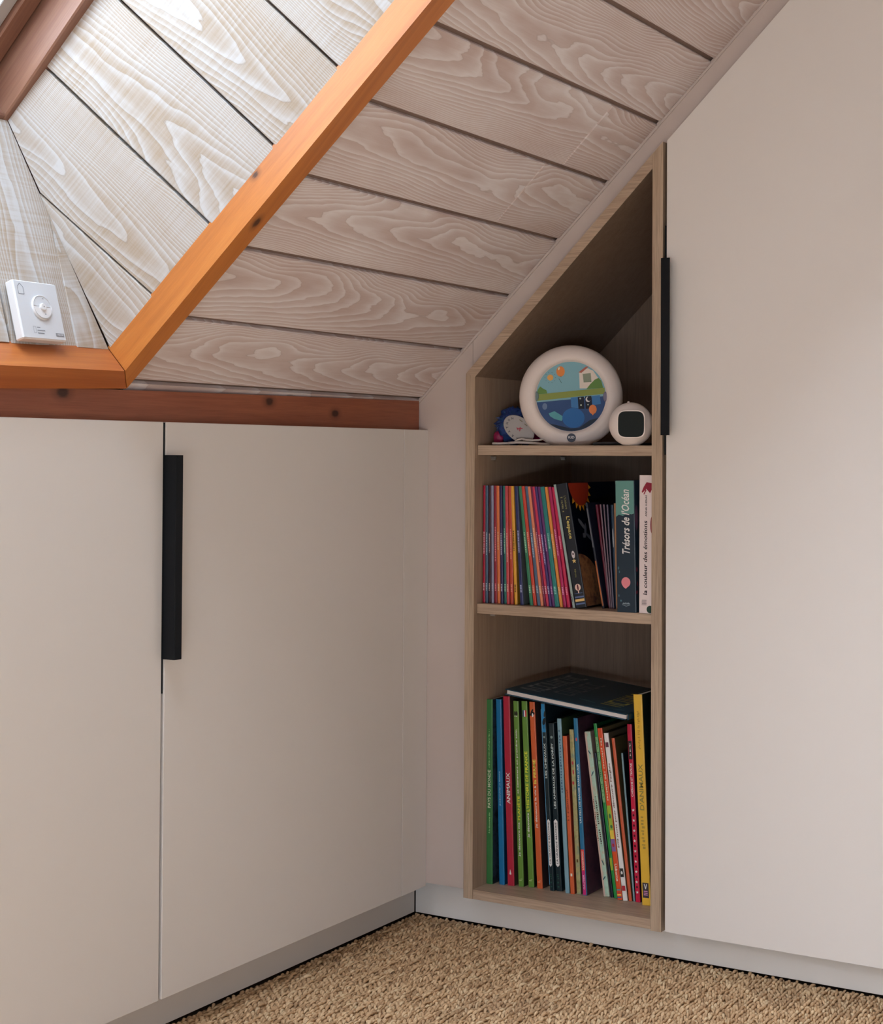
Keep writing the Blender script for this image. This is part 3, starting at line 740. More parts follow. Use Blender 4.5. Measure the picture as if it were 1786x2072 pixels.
CV = ((0, -w_, 0), (1, 0, 0), (0, 0, 1)); hE = E_['h']
fl = []
for k in range(11):
    a = R(180+k*18); a2 = R(180+(k+1)*18); am = (a+a2)/2
    fl.append([(.040+.034*math.cos(a), hE-.002+.036*math.sin(a)), (.040+.046*math.cos(am), hE-.002+.047*math.sin(am)), (.040+.034*math.cos(a2), hE-.002+.036*math.sin(a2))])
print_poly([f for f in fl if all(0.001 < p[0] < .18 and p[1] < hE for p in f)], E_, flat(s(226, 150, 40)), CV, 'sun_flames', .0002)
print_poly([ell(.040, hE-.001, .037, .038, 24, 180, 360)], E_, flat(s(160, 52, 30)), CV, 'sun_print', .0004)
print_poly([[(.001, .001)]+[(.001+.078*math.sin(R(a)), .001+.086*math.cos(R(a))) for a in range(0, 91, 6)]], E_, speck('planet_print', (.16, .06, .03), (.36, .18, .08), 40, .4, (.10, .04, .03)), CV, 'planet_print', .0003)
print_poly([ell(.030, .135, .014, .004, rot=-40), ell(.040, .125, .004, .012, rot=-20), ell(.052, .112, .013, .0035, rot=-30), rect(.028, .112, .038, .120)], E_, flat(s(96, 100, 112)), CV, 'probe_print', .0003)

def panelbook(label, x, y, w, h, d, ln, spine, cover, word='board_book'):
    return book(word, label, x, y, ZS2, w, h, d, ln, spine, cover, 'small dark books right of the space book', tk=.0007)
darkm = speck('dark_cover_print', (.008, .012, .03), (.02, .025, .05), 30, .4)
panelbook('slim black board book with a copper lower edge, leaning right of the space book', .030, -.3160, .0042, .174, .15, 10.5, s(26, 30, 44), darkm)
bb = [o for o in bpy.data.objects if o.name.startswith('board_book') and not o.parent][-1]
print_poly([rect(.001, .004, .0034, .078)], bb, flat(s(178, 104, 60)), SP, 'copper_edge', .0003); print_poly([rect(.001, .10, .003, .165)], bb, flat(s(96, 98, 108)), SP, 'grey_edge', .0003)
panelbook('small maroon book leaning behind the black board book', .040, -.3222, .0040, .170, .14, 8.2, s(96, 26, 48), s(110, 26, 50))
panelbook('thin black booklet with pale edges, left of two alike', .034, -.3267, .0026, .170, .14, 6.0, s(120, 96, 110), darkm)
panelbook('thin black booklet with pale edges, right of two alike', .034, -.3297, .0026, .170, .14, 5.0, s(110, 90, 104), darkm)
panelbook('thin black booklet with a grey edge beside the glossy blue one', .034, -.3328, .0028, .1695, .14, 4.0, s(92, 84, 104), darkm)
panelbook('narrow glossy dark blue book with a painted highlight on its spine', .036, -.3360, .0050, .169, .14, 3.0, s(28, 52, 74), darkm)
bb = [o for o in bpy.data.objects if o.name.startswith('board_book') and not o.parent][-1]
print_poly([ell(.0025, .115, .0009, .016, 12)], bb, flat(s(180, 190, 200)), SP, 'painted_highlight', .0003)  # pale ellipse painted in as the gloss highlight
panelbook('narrow tan board book standing against the wide ocean book', .026, -.3424, .0068, .172, .14, 1.6, s(160, 118, 84), s(70, 30, 36))
T_ = book('picture_book', "thick teal and navy ocean book with a pink shell on its spine", -.008, -.3603, ZS2, .0335, .2095, .17, 1.2, s(22, 42, 58), s(24, 44, 60), 'picture books on the middle shelf', tk=.0018)
wT = T_['w']
print_poly([[(.0010, .1515), (.006, .155), (.013, .153), (.021, .157), (.028, .1555), (wT-.0010, .157), (wT-.0010, .2090), (.0010, .2090)]], T_, flat(s(92, 142, 136)), SP, 'teal_sea_print', .0003)
spine_text(T_, "Trésors de l'Océan", .0905, .194, s(236, 236, 232), .42, shear=.2, off=.52, lift=.0005)
print_poly([[(.0165+.0078*math.cos(R(a)), .0475+.0080*math.sin(R(a))) for a in range(-50, 226, 12)]+[(.0125, .0395), (.0162, .0372), (.0195, .0400)]], T_, flat(s(222, 132, 142)), SP, 'shell_print', .0004)
print_poly([rect(.0105+.0014*k, .0125, .0113+.0014*k, .0145+.0008*(k % 2)) for k in range(9)]+[[(.0095, .0120), (.0165, .0098), (.0235, .0120), (.0235, .0115), (.0165, .0092), (.0095, .0115)]], T_, flat(s(150, 170, 180)), SP, 'publisher_print', .0004)
print_poly([ell(.004, .070, .0012, .0025), ell(.0055, .064, .001, .002), ell(.0075, .018, .0016, .0016), ell(.004, .026, .0010, .0020)], T_, flat(s(70, 108, 122)), SP, 'plant_print', .0003)
CVT = ((0, -wT, 0), (1, 0, 0), (0, 0, 1))
print_poly([ell(.006, .150, .006, .020), ], T_, flat(s(96, 70, 96)), CVT, 'coral_print', .0003)
print_poly([ell(.004, .068, .003, .004), ell(.005, .045, .002, .004), ell(.003, .032, .004, .003)], T_, flat(s(120, 60, 80)), CVT, 'coral_print', .0004)
C_ = book('picture_book', 'thick white picture book with black handwritten title, half hidden by the bookcase side', -.006, -.3972, ZS2, .0262, .2185, .17, 0, s(222, 206, 206), s(214, 200, 200), 'picture books on the middle shelf', tk=.0015)
INK = s(40, 30, 38)
spine_text(C_, 'la couleur des émotions', .029, .146, INK, .26, shear=.15, off=.42)
spine_text(C_, 'ANNA LLENAS', .153, .187, INK, .12, off=.47, name='author')
print_poly([[(.0045, .192), (.006, .1905), (.0125, .197), (.019, .190), (.022, .196), (.022, .206), (.013, .2075), (.008, .200)], [(.0075, .1885), (.009, .188), (.013, .195), (.0115, .1965)]], C_, flat(s(140, 26, 54)), SP, 'red_brush_print', .0003)
print_poly([rect(.0055+k*.0016, .0125, .0063+k*.0016, .0200) for k in range(5)]+[rect(.0055, .0205, .0135, .0212), rect(.0055, .0150, .0135, .0156)], C_, flat(s(120, 112, 116)), SP, 'publisher_print', .0003)
print_poly([ell(.0195, .0065, .0060, .0060, 16)], C_, flat(s(26, 60, 50)), SP, 'green_brush_print', .0003)
print_poly([ell(.0225, .140, .0030, .014, 16)], C_, flat(s(130, 30, 50)), SP, 'red_brush_print', .0003)

# ------------------------------------------------------------------ bottom shelf: big picture books
ZS1 = .0735
G1 = 'tall picture books on the bottom shelf'
art1 = speck('dark_photo_cover', s(20, 30, 44), s(50, 66, 84), 50, .35, s(14, 18, 26))
art2 = speck('mauve_cover', s(58, 38, 50), s(84, 54, 70), 25, .35, s(52, 40, 56))
D_ = .22
def bb1(label, x, y, w, h, ln, spine, cover, tk=.0012, d=D_, bands=(), z=ZS1, name='picture_book'):
    return book(name, label, x, y, z, w, h, d, ln, spine, cover, G1, tk=tk, spine_bands=bands)
b = bb1('green picture book standing leftmost on the bottom shelf', .027, -.1031, .0120, .311, .3, s(56, 118, 66), art1)
spine_text(b, 'À la découverte des', .085, .120, s(170, 214, 160), .28, name='title'); spine_text(b, 'PAYS DU MONDE', .128, .192, s(206, 230, 196), .46)
spine_strokes(b, 31, .196, .262, s(150, 200, 140), .22, name='subtitle')
b = bb1('bright blue picture book between the leftmost green and the crimson one', .034, -.1240, .0104, .311, 1.5, s(22, 110, 164), s(14, 60, 96))
spine_text(b, 'JE DÉCOUVRE LA FRANCE', .132, .190, s(150, 200, 230), .34)
b = bb1('crimson animal picture book with large white title', .036, -.1392, .0128, .317, 1.95, s(168, 36, 60), s(70, 60, 50))
spine_text(b, 'ANIMAUX', .137, .189, s(240, 228, 226), .52)
print_poly([[(.0045, .019), (.0085, .019), (.0062, .0275)], rect(.0058, .018, .0066, .021)], b, flat(s(235, 220, 220)), SP, 'emblem', .0003)
b = bb1('lime green picture book about the planet, left of the two lime green ones', .040, -.1577, .0102, .310, 2.2, s(96, 138, 58), s(40, 44, 30))
spine_text(b, 'Je découvre ma', .050, .107, s(240, 246, 220), .42); spine_text(b, 'PLANÈTE', .111, .151, s(214, 222, 60), .50); spine_text(b, 'et comment en prendre soin', .155, .262, s(240, 246, 220), .36, name='title')
print_poly([ell(.0035, .289, .0017, .004), ell(.0068, .289, .0017, .004)], b, flat(s(26, 30, 22)), SP, 'emblem', .0003)
print_poly([ell(.0035, .2845, .0010, .0012), ell(.0068, .2845, .0010, .0012)], b, flat(s(230, 230, 220)), SP, 'emblem', .0004)
print_poly([rect(.0022+.0008*k, .010, .0022+.0008*k+.0005, .0112+.0004*(k % 2)) for k in range(6)]+[rect(.0022+.003, .0126, .0022+.0062, .0130)], b, flat(s(210, 230, 170)), SP, 'publisher_print', .0003)
b = bb1('lime green picture book with a small French flag on its spine', .046, -.1734, .0110, .310, 2.8, s(96, 138, 58), s(30, 34, 26))
spine_text(b, 'Je découvre', .082, .123, s(240, 246, 220), .42); spine_text(b, "L'HISTOIRE DE FRANCE", .126, .226, s(214, 222, 60), .50)
print_poly([rect(.0022, .284, .0046, .295)], b, flat(s(30, 50, 110)), SP, 'flag_print', .0003); print_poly([rect(.0046, .284, .0070, .295)], b, flat(s(236, 232, 224)), SP, 'flag_print', .0003); print_poly([rect(.0070, .284, .0094, .295)], b, flat(s(196, 40, 44)), SP, 'flag_print', .0003)
print_poly([rect(.0025+.0008*k, .010, .0025+.0008*k+.0005, .0112+.0004*(k % 2)) for k in range(6)]+[rect(.0025+.003, .0126, .0025+.0062, .0130)], b, flat(s(210, 230, 170)), SP, 'publisher_print', .0003)
b = bb1('orange farm picture book right of the two lime green ones', .046, -.1900, .0104, .310, 3.1, s(196, 92, 50), s(60, 46, 48))
spine_text(b, 'Je découvre la vie à', .100, .170, s(250, 232, 216), .42); spine_text(b, 'la FERME', .174, .214, s(244, 224, 90), .48)
print_poly([ell(.0055, .290, .0048, .0030, rot=25), ell(.0050, .294, .0016, .0050, rot=-30)], b, flat(s(26, 22, 24)), SP, 'cow_print', .0003); print_poly([ell(.0062, .288, .0014, .0032)], b, flat(s(236, 230, 224)), SP, 'cow_print', .0004)
print_poly([rect(.0022+.0008*k, .010, .0022+.0008*k+.0005, .0112+.0004*(k % 2)) for k in range(6)]+[rect(.0022+.003, .0126, .0022+.0062, .0130)], b, flat(s(244, 200, 170)), SP, 'publisher_print', .0003)
def imagerie(label, x, y, w, h, ln, title, z0, z1, blue):
    b = bb1(label, x, y, w, h, ln, s(16, 36, 44), s(24, 40, 48))
    if blue:
        print_poly([rect(.0012, .262, w-.0010, h-.001)], b, flat(s(36, 128, 184)), SP, 'blue_band', .0002)
        print_poly([ell(.0052, .280, .0026, .0062, rot=-15), ell(.0068, .292, .0014, .0055, rot=-10), rect(.003, .268, .004, .277), rect(.0062, .268, .0070, .277)], b, flat(s(14, 24, 32)), SP, 'horse_print', .0004)
        print_poly([rect(.0002, .01, .0011, .300)], b, flat(s(90, 150, 190)), SP, 'edge_line', .0003)
    spine_text(b, title, z0, z1, s(200, 214, 214), .42)
    pill = [(w*.5, .0395), (w*.82, .0430), (w*.82, .1150), (w*.5, .1185), (w*.18, .1150), (w*.18, .0430)]
    print_poly([pill], b, flat(s(232, 228, 222)), SP, 'label_pill', .0002)
    spine_text(b, 'LA GRANDE IMAGERIE', .045, .113, s(60, 62, 66), .28, name='collection', lift=.0005)
    print_poly([ell(w*.5, z1+.010, w*.22, w*.22, 14)], b, flat(s(120, 140, 140)), SP, 'mark', .0003)
    spine_strokes(b, 7, .006, .030, s(40, 84, 72), .40, name='publisher')
    return b
imagerie('black horse book with a blue top panel and white label on its spine', .044, -.2150, .0084, .310, 3.5, 'LES CHEVAUX', .186, .244, True)
imagerie('black forest animals book with a white label, right of the horse book', .049, -.2245, .0106, .277, 3.4, 'LES ANIMAUX DE LA FORÊT', .136, .244, False)
b = bb1('pale blue picture book right of the two black ones', .045, -.2432, .0078, .287, 3.4, s(120, 156, 172), s(52, 70, 46))
spine_strokes(b, 23, .16, .27, s(60, 90, 120), .36)
b = bb1('orange picture book with a small white square, right of the pale blue one', .045, -.2526, .0078, .259, 3.5, s(196, 92, 54), s(110, 40, 34))
spine_strokes(b, 17, .12, .172, s(120, 50, 36), .34); print_poly([rect(.0026, .029, .0056, .0335)], b, flat(s(236, 220, 200)), SP, 'emblem', .0003)
mapm = speck('map_spine', s(140, 142, 96), s(168, 160, 110), 70, .35, s(120, 138, 116))
b = bb1('beige green map-pattern book between the orange and the blue ones', .050, -.2617, .0080, .270, 3.2, mapm, s(90, 84, 62))
print_poly([ell(.004, .215, .0016, .003), ell(.0045, .20, .0014, .004), ell(.0035, .182, .0018, .003)], b, flat(s(176, 60, 70)), SP, 'flower_print', .0003); print_poly([rect(.003, .052, .006, .057)], b, flat(s(90, 70, 40)), SP, 'mark', .0003)
b = bb1('blue story book with a pink lower spine and mauve cover', .048, -.2738, .0078, .290, 3.7, s(36, 108, 150), art2)
print_poly([rect(.001, .001, .0068, .040)], b, flat(s(188, 36, 112)), SP, 'pink_band', .0002); print_poly([rect(.001, .040, .0068, .075)], b, flat(s(214, 76, 74)), SP, 'red_band', .0002)
spine_text(b, "UN PEU DE MAGIE DANS L'AIR", .118, .215, s(206, 224, 232), .40)
spine_text(b, 'GAUTIER', .010, .034, s(240, 190, 214), .36, name='publisher'); spine_text(b, 'LANGUEREAU', .042, .072, s(248, 210, 200), .36, name='publisher')
print_poly([ell(.004, .255, .0014, .003)], b, flat(s(214, 90, 90)), SP, 'mark', .0003)
for k in range(5):
    a = random.Random(k); print_poly([ell(.03+a.uniform(0, .04), .04+k*.045, .012, .018, rot=a.uniform(-60, 60))], b, flat(s(74+k*4, 52, 66), .4), ((0, -.0078, 0), (1, 0, 0), (0, 0, 1)), 'cover_print', .0003)
mint = speck('mint_spine', s(150, 184, 168), s(164, 196, 180), 90, .35, s(176, 172, 150))
b = bb1('mint witch story book leaning to the left with a gap beside it', .060, -.3065, .0104, .269, 7.8, mint, s(150, 130, 124))
print_poly([rect(.0002, .001, .0034, .268)], b, flat(s(196, 172, 160)), SP, 'pink_edge', .0002); spine_strokes(b, 22, .085, .165, s(60, 40, 40), .30, off=.66); spine_strokes(b, 20, .090, .160, s(120, 70, 60), .22, off=.22); print_poly([ell(.005, .235, .001, .004, rot=30), ell(.006, .20, .001, .005, rot=-30), ell(.006, .055, .001, .005, rot=20), ell(.005, .03, .001, .004, rot=-40)], b, flat(s(50, 90, 100)), SP, 'scribble_print', .0003)
b = bb1('slim navy book squeezed right of the mint one', .061, -.3185, .0046, .235, 7.8, s(20, 26, 44), s(12, 18, 26))
b = bb1('slim bright green book between the navy and the long orange one', .060, -.3245, .0062, .284, 7.8, s(30, 132, 60), s(20, 70, 40))
print_poly([rect(.001, .155, .0054, .262)], b, flat(s(120, 170, 120)), SP, 'pale_green_band', .0002); spine_strokes(b, 30, .16, .258, s(50, 96, 60), .34); print_poly([rect(.001, .045, .005, .065)], b, flat(s(150, 170, 50)), SP, 'mark', .0003)
b = bb1('orange picture dictionary with a colourful picture strip on its spine', .054, -.3338, .0090, .278, 7.8, s(206, 78, 40), s(110, 96, 66))
spine_text(b, 'Mis primeras 100 palabras', .160, .262, s(246, 214, 190), .40, down=True)
for z0, z1, c in ((.112, .152, (150, 176, 60)), (.098, .112, (214, 190, 70)), (.078, .098, (126, 96, 150))): print_poly([rect(.001, z0, .008, z1)], b, flat(s(*c)), SP, 'picture_strip', .0002)
print_poly([ell(.0045, .135, .002, .004), ell(.005, .118, .002, .003)], b, flat(s(60, 110, 70)), SP, 'frog_print', .0004); print_poly([ell(.0045, .088, .002, .003)], b, flat(s(170, 40, 50)), SP, 'butterfly_print', .0004)
spine_text(b, 'Usborne', .030, .058, s(246, 222, 206), .44, down=True, name='publisher')
for k, c in enumerate(((70, 90, 130), (226, 190, 80), (180, 60, 60), (90, 150, 160))): print_poly([rect(.001, .003+k*.004, .008, .0052+k*.004)], b, flat(s(*c)), SP, 'stripe_print', .0002)
b = bb1('white English word book with a red title and picture squares on its spine', .054, -.3435, .0084, .271, 7.6, s(244, 236, 220), s(96, 84, 66))
spine_text(b, "500 mots pour découvrir l'anglais", .085, .222, s(96, 58, 44), .46)
print_poly([rect(.0015, .248, .007, .256)], b, flat(s(96, 48, 66)), SP, 'badge', .0003); print_poly([rect(.0012, .038, .0072, .052)], b, flat(s(32, 30, 32)), SP, 'black_square', .0003); print_poly([ell(.0042, .045, .0016, .0026)], b, flat(s(230, 226, 216)), SP, 'cat_print', .0005); print_poly([rect(.0012, .016, .0072, .024)], b, flat(s(170, 40, 54)), SP, 'red_square', .0003)
b = bb1('slim rust red book right of the white word book', .057, -.3524, .0058, .263, 7.0, s(190, 88, 56), s(84, 76, 50))
b = bb1('slim dark book with a pale blue edge, left of the crimson starred one', .060, -.3592, .0032, .239, 5.4, s(120, 150, 160), s(22, 28, 34))
b = bb1('crimson search book with white stars down its spine', .058, -.3641, .0084, .287, 3.3, s(186, 24, 62), s(50, 20, 40))
spine_text(b, 'CHERCHE ET TROUVE', .170, .224, s(244, 220, 224), .40); print_poly([rect(.0012, .230, .0074, .260)], b, flat(s(26, 22, 28)), SP, 'black_band', .0002)
spine_strokes(b, 10, .233, .257, s(210, 200, 200), .26, name='small_title', lift=.0004)
print_poly([star(.0042, .016+k*.0165, .0027) for k in range(9)], b, flat(s(246, 232, 232)), SP, 'star_print', .0003); print_poly([ell(.0042, .0243+k*.0165, .0016, .0020, 10) for k in range(8)], b, flat(s(60, 10, 26)), SP, 'animal_print', .0003)
b = bb1('tall yellow animal book, tallest on the right of the bottom shelf', .048, -.3800, .0154, .338, 2.85, s(228, 176, 62), s(16, 40, 34))
spine_strokes(b, 24, .250, .312, s(178, 138, 52), .30, name='small_title'); spine_text(b, "D'ANIMAUX", .152, .226, s(140, 128, 64), .50); spine_strokes(b, 10, .09, .145, s(172, 140, 62), .40, name='small_title')
print_poly([rect(.0025, .012, .0132, .036)], b, flat(s(62, 54, 62)), SP, 'badge', .0003); print_poly([[(.005, .034), (.0065, .034), (.0078, .029), (.0092, .034), (.0107, .034), (.0085, .026), (.0072, .026)]], b, flat(s(236, 226, 240)), SP, 'emblem', .0005)
print_poly([rect(.0045, .016+k*.0028, .0112, .0176+k*.0028) for k in range(3)], b, flat(s(206, 140, 186)), SP, 'emblem', .0005)
b = bb1('slim pink dotted book hidden behind the right side of the bookcase', .070, -.4030, .0070, .325, 1.2, speck('pink_dots', s(190, 90, 110), s(200, 110, 126), 500, .4, s(150, 40, 70)), s(150, 60, 80))
# book lying on top of the row
fb = thing('picture_book', 'dark teal hardcover lying flat on top of the row of tall books', 'book', (.030, -.1352, .3942), group=None, rot=(R(6.0), 0, 0))
fw, fd = .224, .246
covm = flat(s(22, 62, 84), .45)
MB().box(0, fd, 0, -fw, 0, .0016, c=.0004).box(0, fd, 0, -fw, .0084, .0100, c=.0004).box(.004, fd, -fw-.0035, -fw-.001, 0, .0100, c=.0008).build('cover', covm, fb)
MB().box(.003, fd-.004, -.003, -fw+.0002, .0017, .0083).build('pages', nm('white_page_block', (.80, .74, .72), .7), fb)
F_ = ((0, 0, .0100), (0, -1, 0), (1, 0, 0)); 
def ftext(body, x0, y0, L_, h_, c, nme='title'): text(body, fb, flat(c, .45), (x0, y0, .0101), (0, -1, 0), (1, 0, 0), L_, h_, nme, 0, .0002)
def big_letters(x0, y0, n, lw, lh, seed, colr, nme):
    r_ = random.Random(seed); p = []
    for k in range(n):
        bx = x0+k*lw; w_l = lw*.74
        p.append([(bx, y0), (bx+lw*.17, y0), (bx+lw*.17, y0+lh), (bx, y0+lh)])
        m = r_.randrange(3)
        if m == 0: p.append([(bx+lw*.2, y0+lh), (bx+lw*.36, y0+lh), (bx+w_l, y0), (bx+w_l-lw*.16, y0)])
        elif m == 1: p.append([(bx+w_l-lw*.17, y0), (bx+w_l, y0), (bx+w_l, y0+lh), (bx+w_l-lw*.17, y0+lh)])
        else:
            p.append([(bx+lw*.2, y0), (bx+w_l, y0), (bx+w_l, y0+lh*.16), (bx+lw*.2, y0+lh*.16)]); p.append([(bx+lw*.2, y0+lh*.84), (bx+w_l, y0+lh*.84), (bx+w_l, y0+lh), (bx+lw*.2, y0+lh)])
    print_poly(p, fb, flat(colr, .6), ((0, 0, .0100), (1, 0, 0), (0, 1, 0)), nme, .0002)
big_letters(.03, -.052, 8, .024, .040, 3, s(140, 150, 162), 'title_print')
big_letters(.05, -.100, 6, .024, .036, 5, s(110, 120, 134), 'title_print')
big_letters(.04, -.195, 6, .024, .036, 9, s(176, 170, 96), 'subtitle_print')
print_poly([ell(.20, .02, .012, .005, rot=20), ell(.135, .04, .018, .004, rot=-15), ell(.17, .012, .02, .003, rot=10)], fb, flat(s(40, 92, 108), .4), F_, 'fish_print', .0003)

# ------------------------------------------------------------------ top shelf
ZS3 = .8145
camp = Vector((-2.354, -1.451, 0))
def facing(x, y):
    d = Vector((camp.x-x, camp.y-y, 0)).normalized(); return d, Vector((0, 0, 1)).cross(d)   # normal, right as seen from the room
PL = nm('cream_plastic', (.86, .78, .745), .45, .4)
# night light
nx, ny = .050, -.248; ncz = ZS3+.0815
dN, rN = facing(nx, ny); RAD = .0862
nl = thing('night_light', 'round cream ring night light with a picture disc, standing on the top shelf', 'night light', (nx, ny, ZS3))
def fl_(v):   # lathe axis -> towards viewer
    p = rN*v.x + Vector((0, 0, 1))*v.y + dN*v.z + Vector((0, 0, .0815)); 
    if p.z < 0.0: p.z = 0.0
    return p
pr_ = []
for k in range(0, 13):          # outer torus like rim
    a = R(-90+k*15); pr_.append((.0655+.0207*math.cos(a) if k < 12 else .0655, .0200*math.sin(a)))
prof = [(.0001, -.020), (.055, -.020)]+pr_+[(.0615, .0188), (.0592, .0160), (.0578, .0130), (.0001, .0130)]
MB().lathe(prof, 72, fn=fl_).build('ring_body', PL, nl, smooth=True)
k_ = .000824/8.93
def ip(zx, zy): return ((zx-855)*k_, -(zy-725)*k_)
FN = (Vector((0, 0, .0815))+dN*.0132, rN, Vector((0, 0, 1)))
RD = .0577
def pp(polys, col, name, lift): return print_poly(polys, nl, flat(tuple(min(c*1.45, .85) for c in col), .6), FN, name, lift)
sl = .105  # tilt of the horizon
def chord(a0, a1, n=40): return [(RD*math.cos(R(a0+(a1-a0)*i/n)), RD*math.sin(R(a0+(a1-a0)*i/n))) for i in range(n+1)]
pp([chord(1, 190)], s(104, 146, 158), 'sky_print', .0002)
pp([chord(190, 361)], s(36, 62, 104), 'night_print', .0003)
def P_(l): return [ip(*q) for q in l]
pp([P_([(1000, 300), (1150, 215), (1250, 260), (1345, 400), (1370, 570), (1010, 580)])], s(190, 176, 168), 'house_print', .0004)
pp([P_([(985, 290), (1120, 185), (1165, 190), (1040, 300)])], s(142, 84, 72), 'roof_print', .0006)
pp([P_([(1062, 320), (1205, 300), (1220, 465), (1080, 472)])], s(112, 122, 106), 'window_print', .0007)
pp([P_([(1130, 590), (1200, 500), (1280, 420), (1345, 390), (1395, 440), (1430, 570)]), P_([(232, 690), (262, 600), (300, 545), (360, 590), (410, 610), (428, 670)])], s(78, 112, 56), 'hedge_print', .0008)
pp([P_([(232, 692), (1455, 565), (1462, 675), (950, 728), (240, 808)])], s(112, 124, 62), 'grass_print', .0010)
pp([ell(*ip(482, 385), .0050, .0050)], s(206, 140, 76), 'sun_print', .0006)
pp([ell(*ip(482+95*math.cos(R(a)), 385-95*math.sin(R(a))), .0006, .0006, 8) for a in range(0, 360, 36)], s(60, 96, 116), 'ray_print', .0006)
pp([ell(*ip(665, 275), .0070, .0086)], s(196, 112, 56), 'balloon_print', .0006)
pp([ell(*ip(635, 225), .0014, .0026, rot=-20)], s(230, 190, 160), 'balloon_glint', .0008)
pp([[ip(645, 372), ip(690, 372), ip(668, 355)], [ip(630, 400), ip(640, 400), ip(690, 480), ip(680, 482)]], s(70, 96, 96), 'string_print', .0006)
pp([P_([(850, 745), (975, 735), (990, 940), (860, 920)]), P_([(1225, 715), (1370, 700), (1390, 860), (1240, 880)])], s(50, 100, 150), 'curtain_print', .0005)
pp([P_([(975, 735), (1085, 725), (1095, 945), (990, 945)]), P_([(1105, 722), (1220, 712), (1232, 940), (1120, 945)])], s(14, 22, 38), 'night_window', .0006)
pp([ell(*ip(1020, 760), .0015, .0015, 8), ell(*ip(1035, 880), .0015, .0015, 8), ell(*ip(1160, 870), .0012, .0012, 8)], s(150, 160, 150), 'star_print', .0008)
mo = [ip(1160+44*math.cos(R(a)), 775-48*math.sin(R(a))) for a in range(100, 330, 12)]+[ip(1182+40*math.cos(R(a)), 765-40*math.sin(R(a))) for a in range(310, 110, -12)]
pp([mo], s(190, 196, 186), 'moon_print', .0008)
pp([ell(*ip(1245, 955), .0064, .0078)], s(190, 108, 62), 'balloon_print', .0007)
pp([P_([(1225, 1030), (1270, 1030), (1245, 1065)])], s(190, 108, 62), 'balloon_knot', .0007)
pp([ell(*ip(385, 905), .0040, .0055)], s(84, 104, 136), 'dim_balloon', .0006)
pp([ell(*ip(900, 1110), .0185, .0165)], s(30, 84, 140), 'blanket_print', .0008)
pp([P_([(455, 1030), (560, 990), (660, 1050), (720, 1090), (690, 1165), (560, 1130), (480, 1080)])], s(70, 130, 140), 'pillow_print', .0007)
pp([[(RD*.99*math.cos(R(a)), RD*.99*math.sin(R(a))) for a in range(232, 323, 5)]+[ip(1190, 1150), ip(1000, 1290), ip(850, 1300), ip(640, 1250)]], s(16, 32, 50), 'bed_shadow_print', .0009)
for sx, zx in ((-1, 225), (1, 1480)):
    b = MB(); c0 = ip(zx, 725); b.lathe([(.0052, 0), (.0052, .0010), (.0040, .0018)], 20, fn=lambda v: FN[0]+rN*(c0[0]*.985+v.x*.75)+Vector((0, 0, 1))*(c0[1]+v.y*1.6)+dN*(v.z+.0004)); b.build('side_tab', flat(s(96, 118, 120) if sx < 0 else s(110, 106, 130), .3), nl)
# round maker's badge
cb = ip(865, 1468); zf = .0200
def bd(v): return Vector((0, 0, .0815))+rN*(cb[0]+v.x)+Vector((0, 0, 1))*(cb[1]+v.y)+dN*(.0186+v.z)
MB().lathe([(.0073, 0), (.0073, .0016), (.0070, .0019)], 28, fn=bd).build('badge', flat(s(18, 24, 52), .3), nl)
text('KID', nl, flat(s(228, 228, 232)), tuple(Vector((0, 0, .0815))+rN*(cb[0]-.0050)+Vector((0, 0, 1))*(cb[1]-.0012)+dN*.0205), tuple(rN), (0, 0, 1), .0100, .0040, 'badge_lettering', 0, .0002)

# small round alarm clock
qx, qy = .002, -.3792; dC, rC = facing(qx, qy)
ck = thing('alarm_clock', 'small round cream alarm clock with a dark square screen, right of the night light', 'clock', (qx, qy, ZS3))
RC = .0352
def fc(v):
    p = rC*v.x+Vector((0, 0, 1))*v.y+dC*v.z+Vector((0, 0, .0338)); 
    if p.z < 0: p.z = 0
    return p
prof = [(RC*math.cos(R(a)), .026*math.sin(R(a))) for a in range(-88, 60, 7)]
MB().lathe(prof+[(.0001, .0225)], 56, fn=fc).build('body', PL, ck, smooth=True)
def sq(rw, n=48, e=4.2):
    o_ = []
    for i in range(n):
        a = 2*math.pi*i/n; c_, s_ = math.cos(a), math.sin(a); o_.append((math.copysign(abs(c_)**(2/e), c_)*rw, math.copysign(abs(s_)**(2/e), s_)*rw))
    return o_
b = MB(); A_ = sq(.0222); B_ = sq(.0205)
n = len(A_); vs = [fc(Vector((x, y, .0195))) for x, y in A_]+[fc(Vector((x, y, .0262))) for x, y in A_]+[fc(Vector((x, y, .0262))) for x, y in B_]+[fc(Vector((x, y, .0195))) for x, y in B_]
b.add(vs, [(l*n+i, l*n+(i+1) % n, ((l+1) % 4)*n+(i+1) % n, ((l+1) % 4)*n+i) for l in range(4) for i in range(n)]); b.build('screen_bezel', PL, ck)
b = MB(); vs = [fc(Vector((x, y, .0200))) for x, y in B_]+[fc(Vector((x, y, .0252))) for x, y in B_]
b.add(vs, [tuple(range(n)), tuple(range(2*n-1, n-1, -1))]+[(i, i+n, (i+1) % n+n, (i+1) % n) for i in range(n)]); b.build('screen', nm('lcd_screen', (.014, .020, .020), .55, .15), ck)
MB().lathe([(.0022, 0), (.0022, .003), (.0012, .0042)], 12, fn=lambda v: rC*(-.004)+Vector((v.x, v.y, .0338*2-.0010+v.z))).build('button', PL, ck)

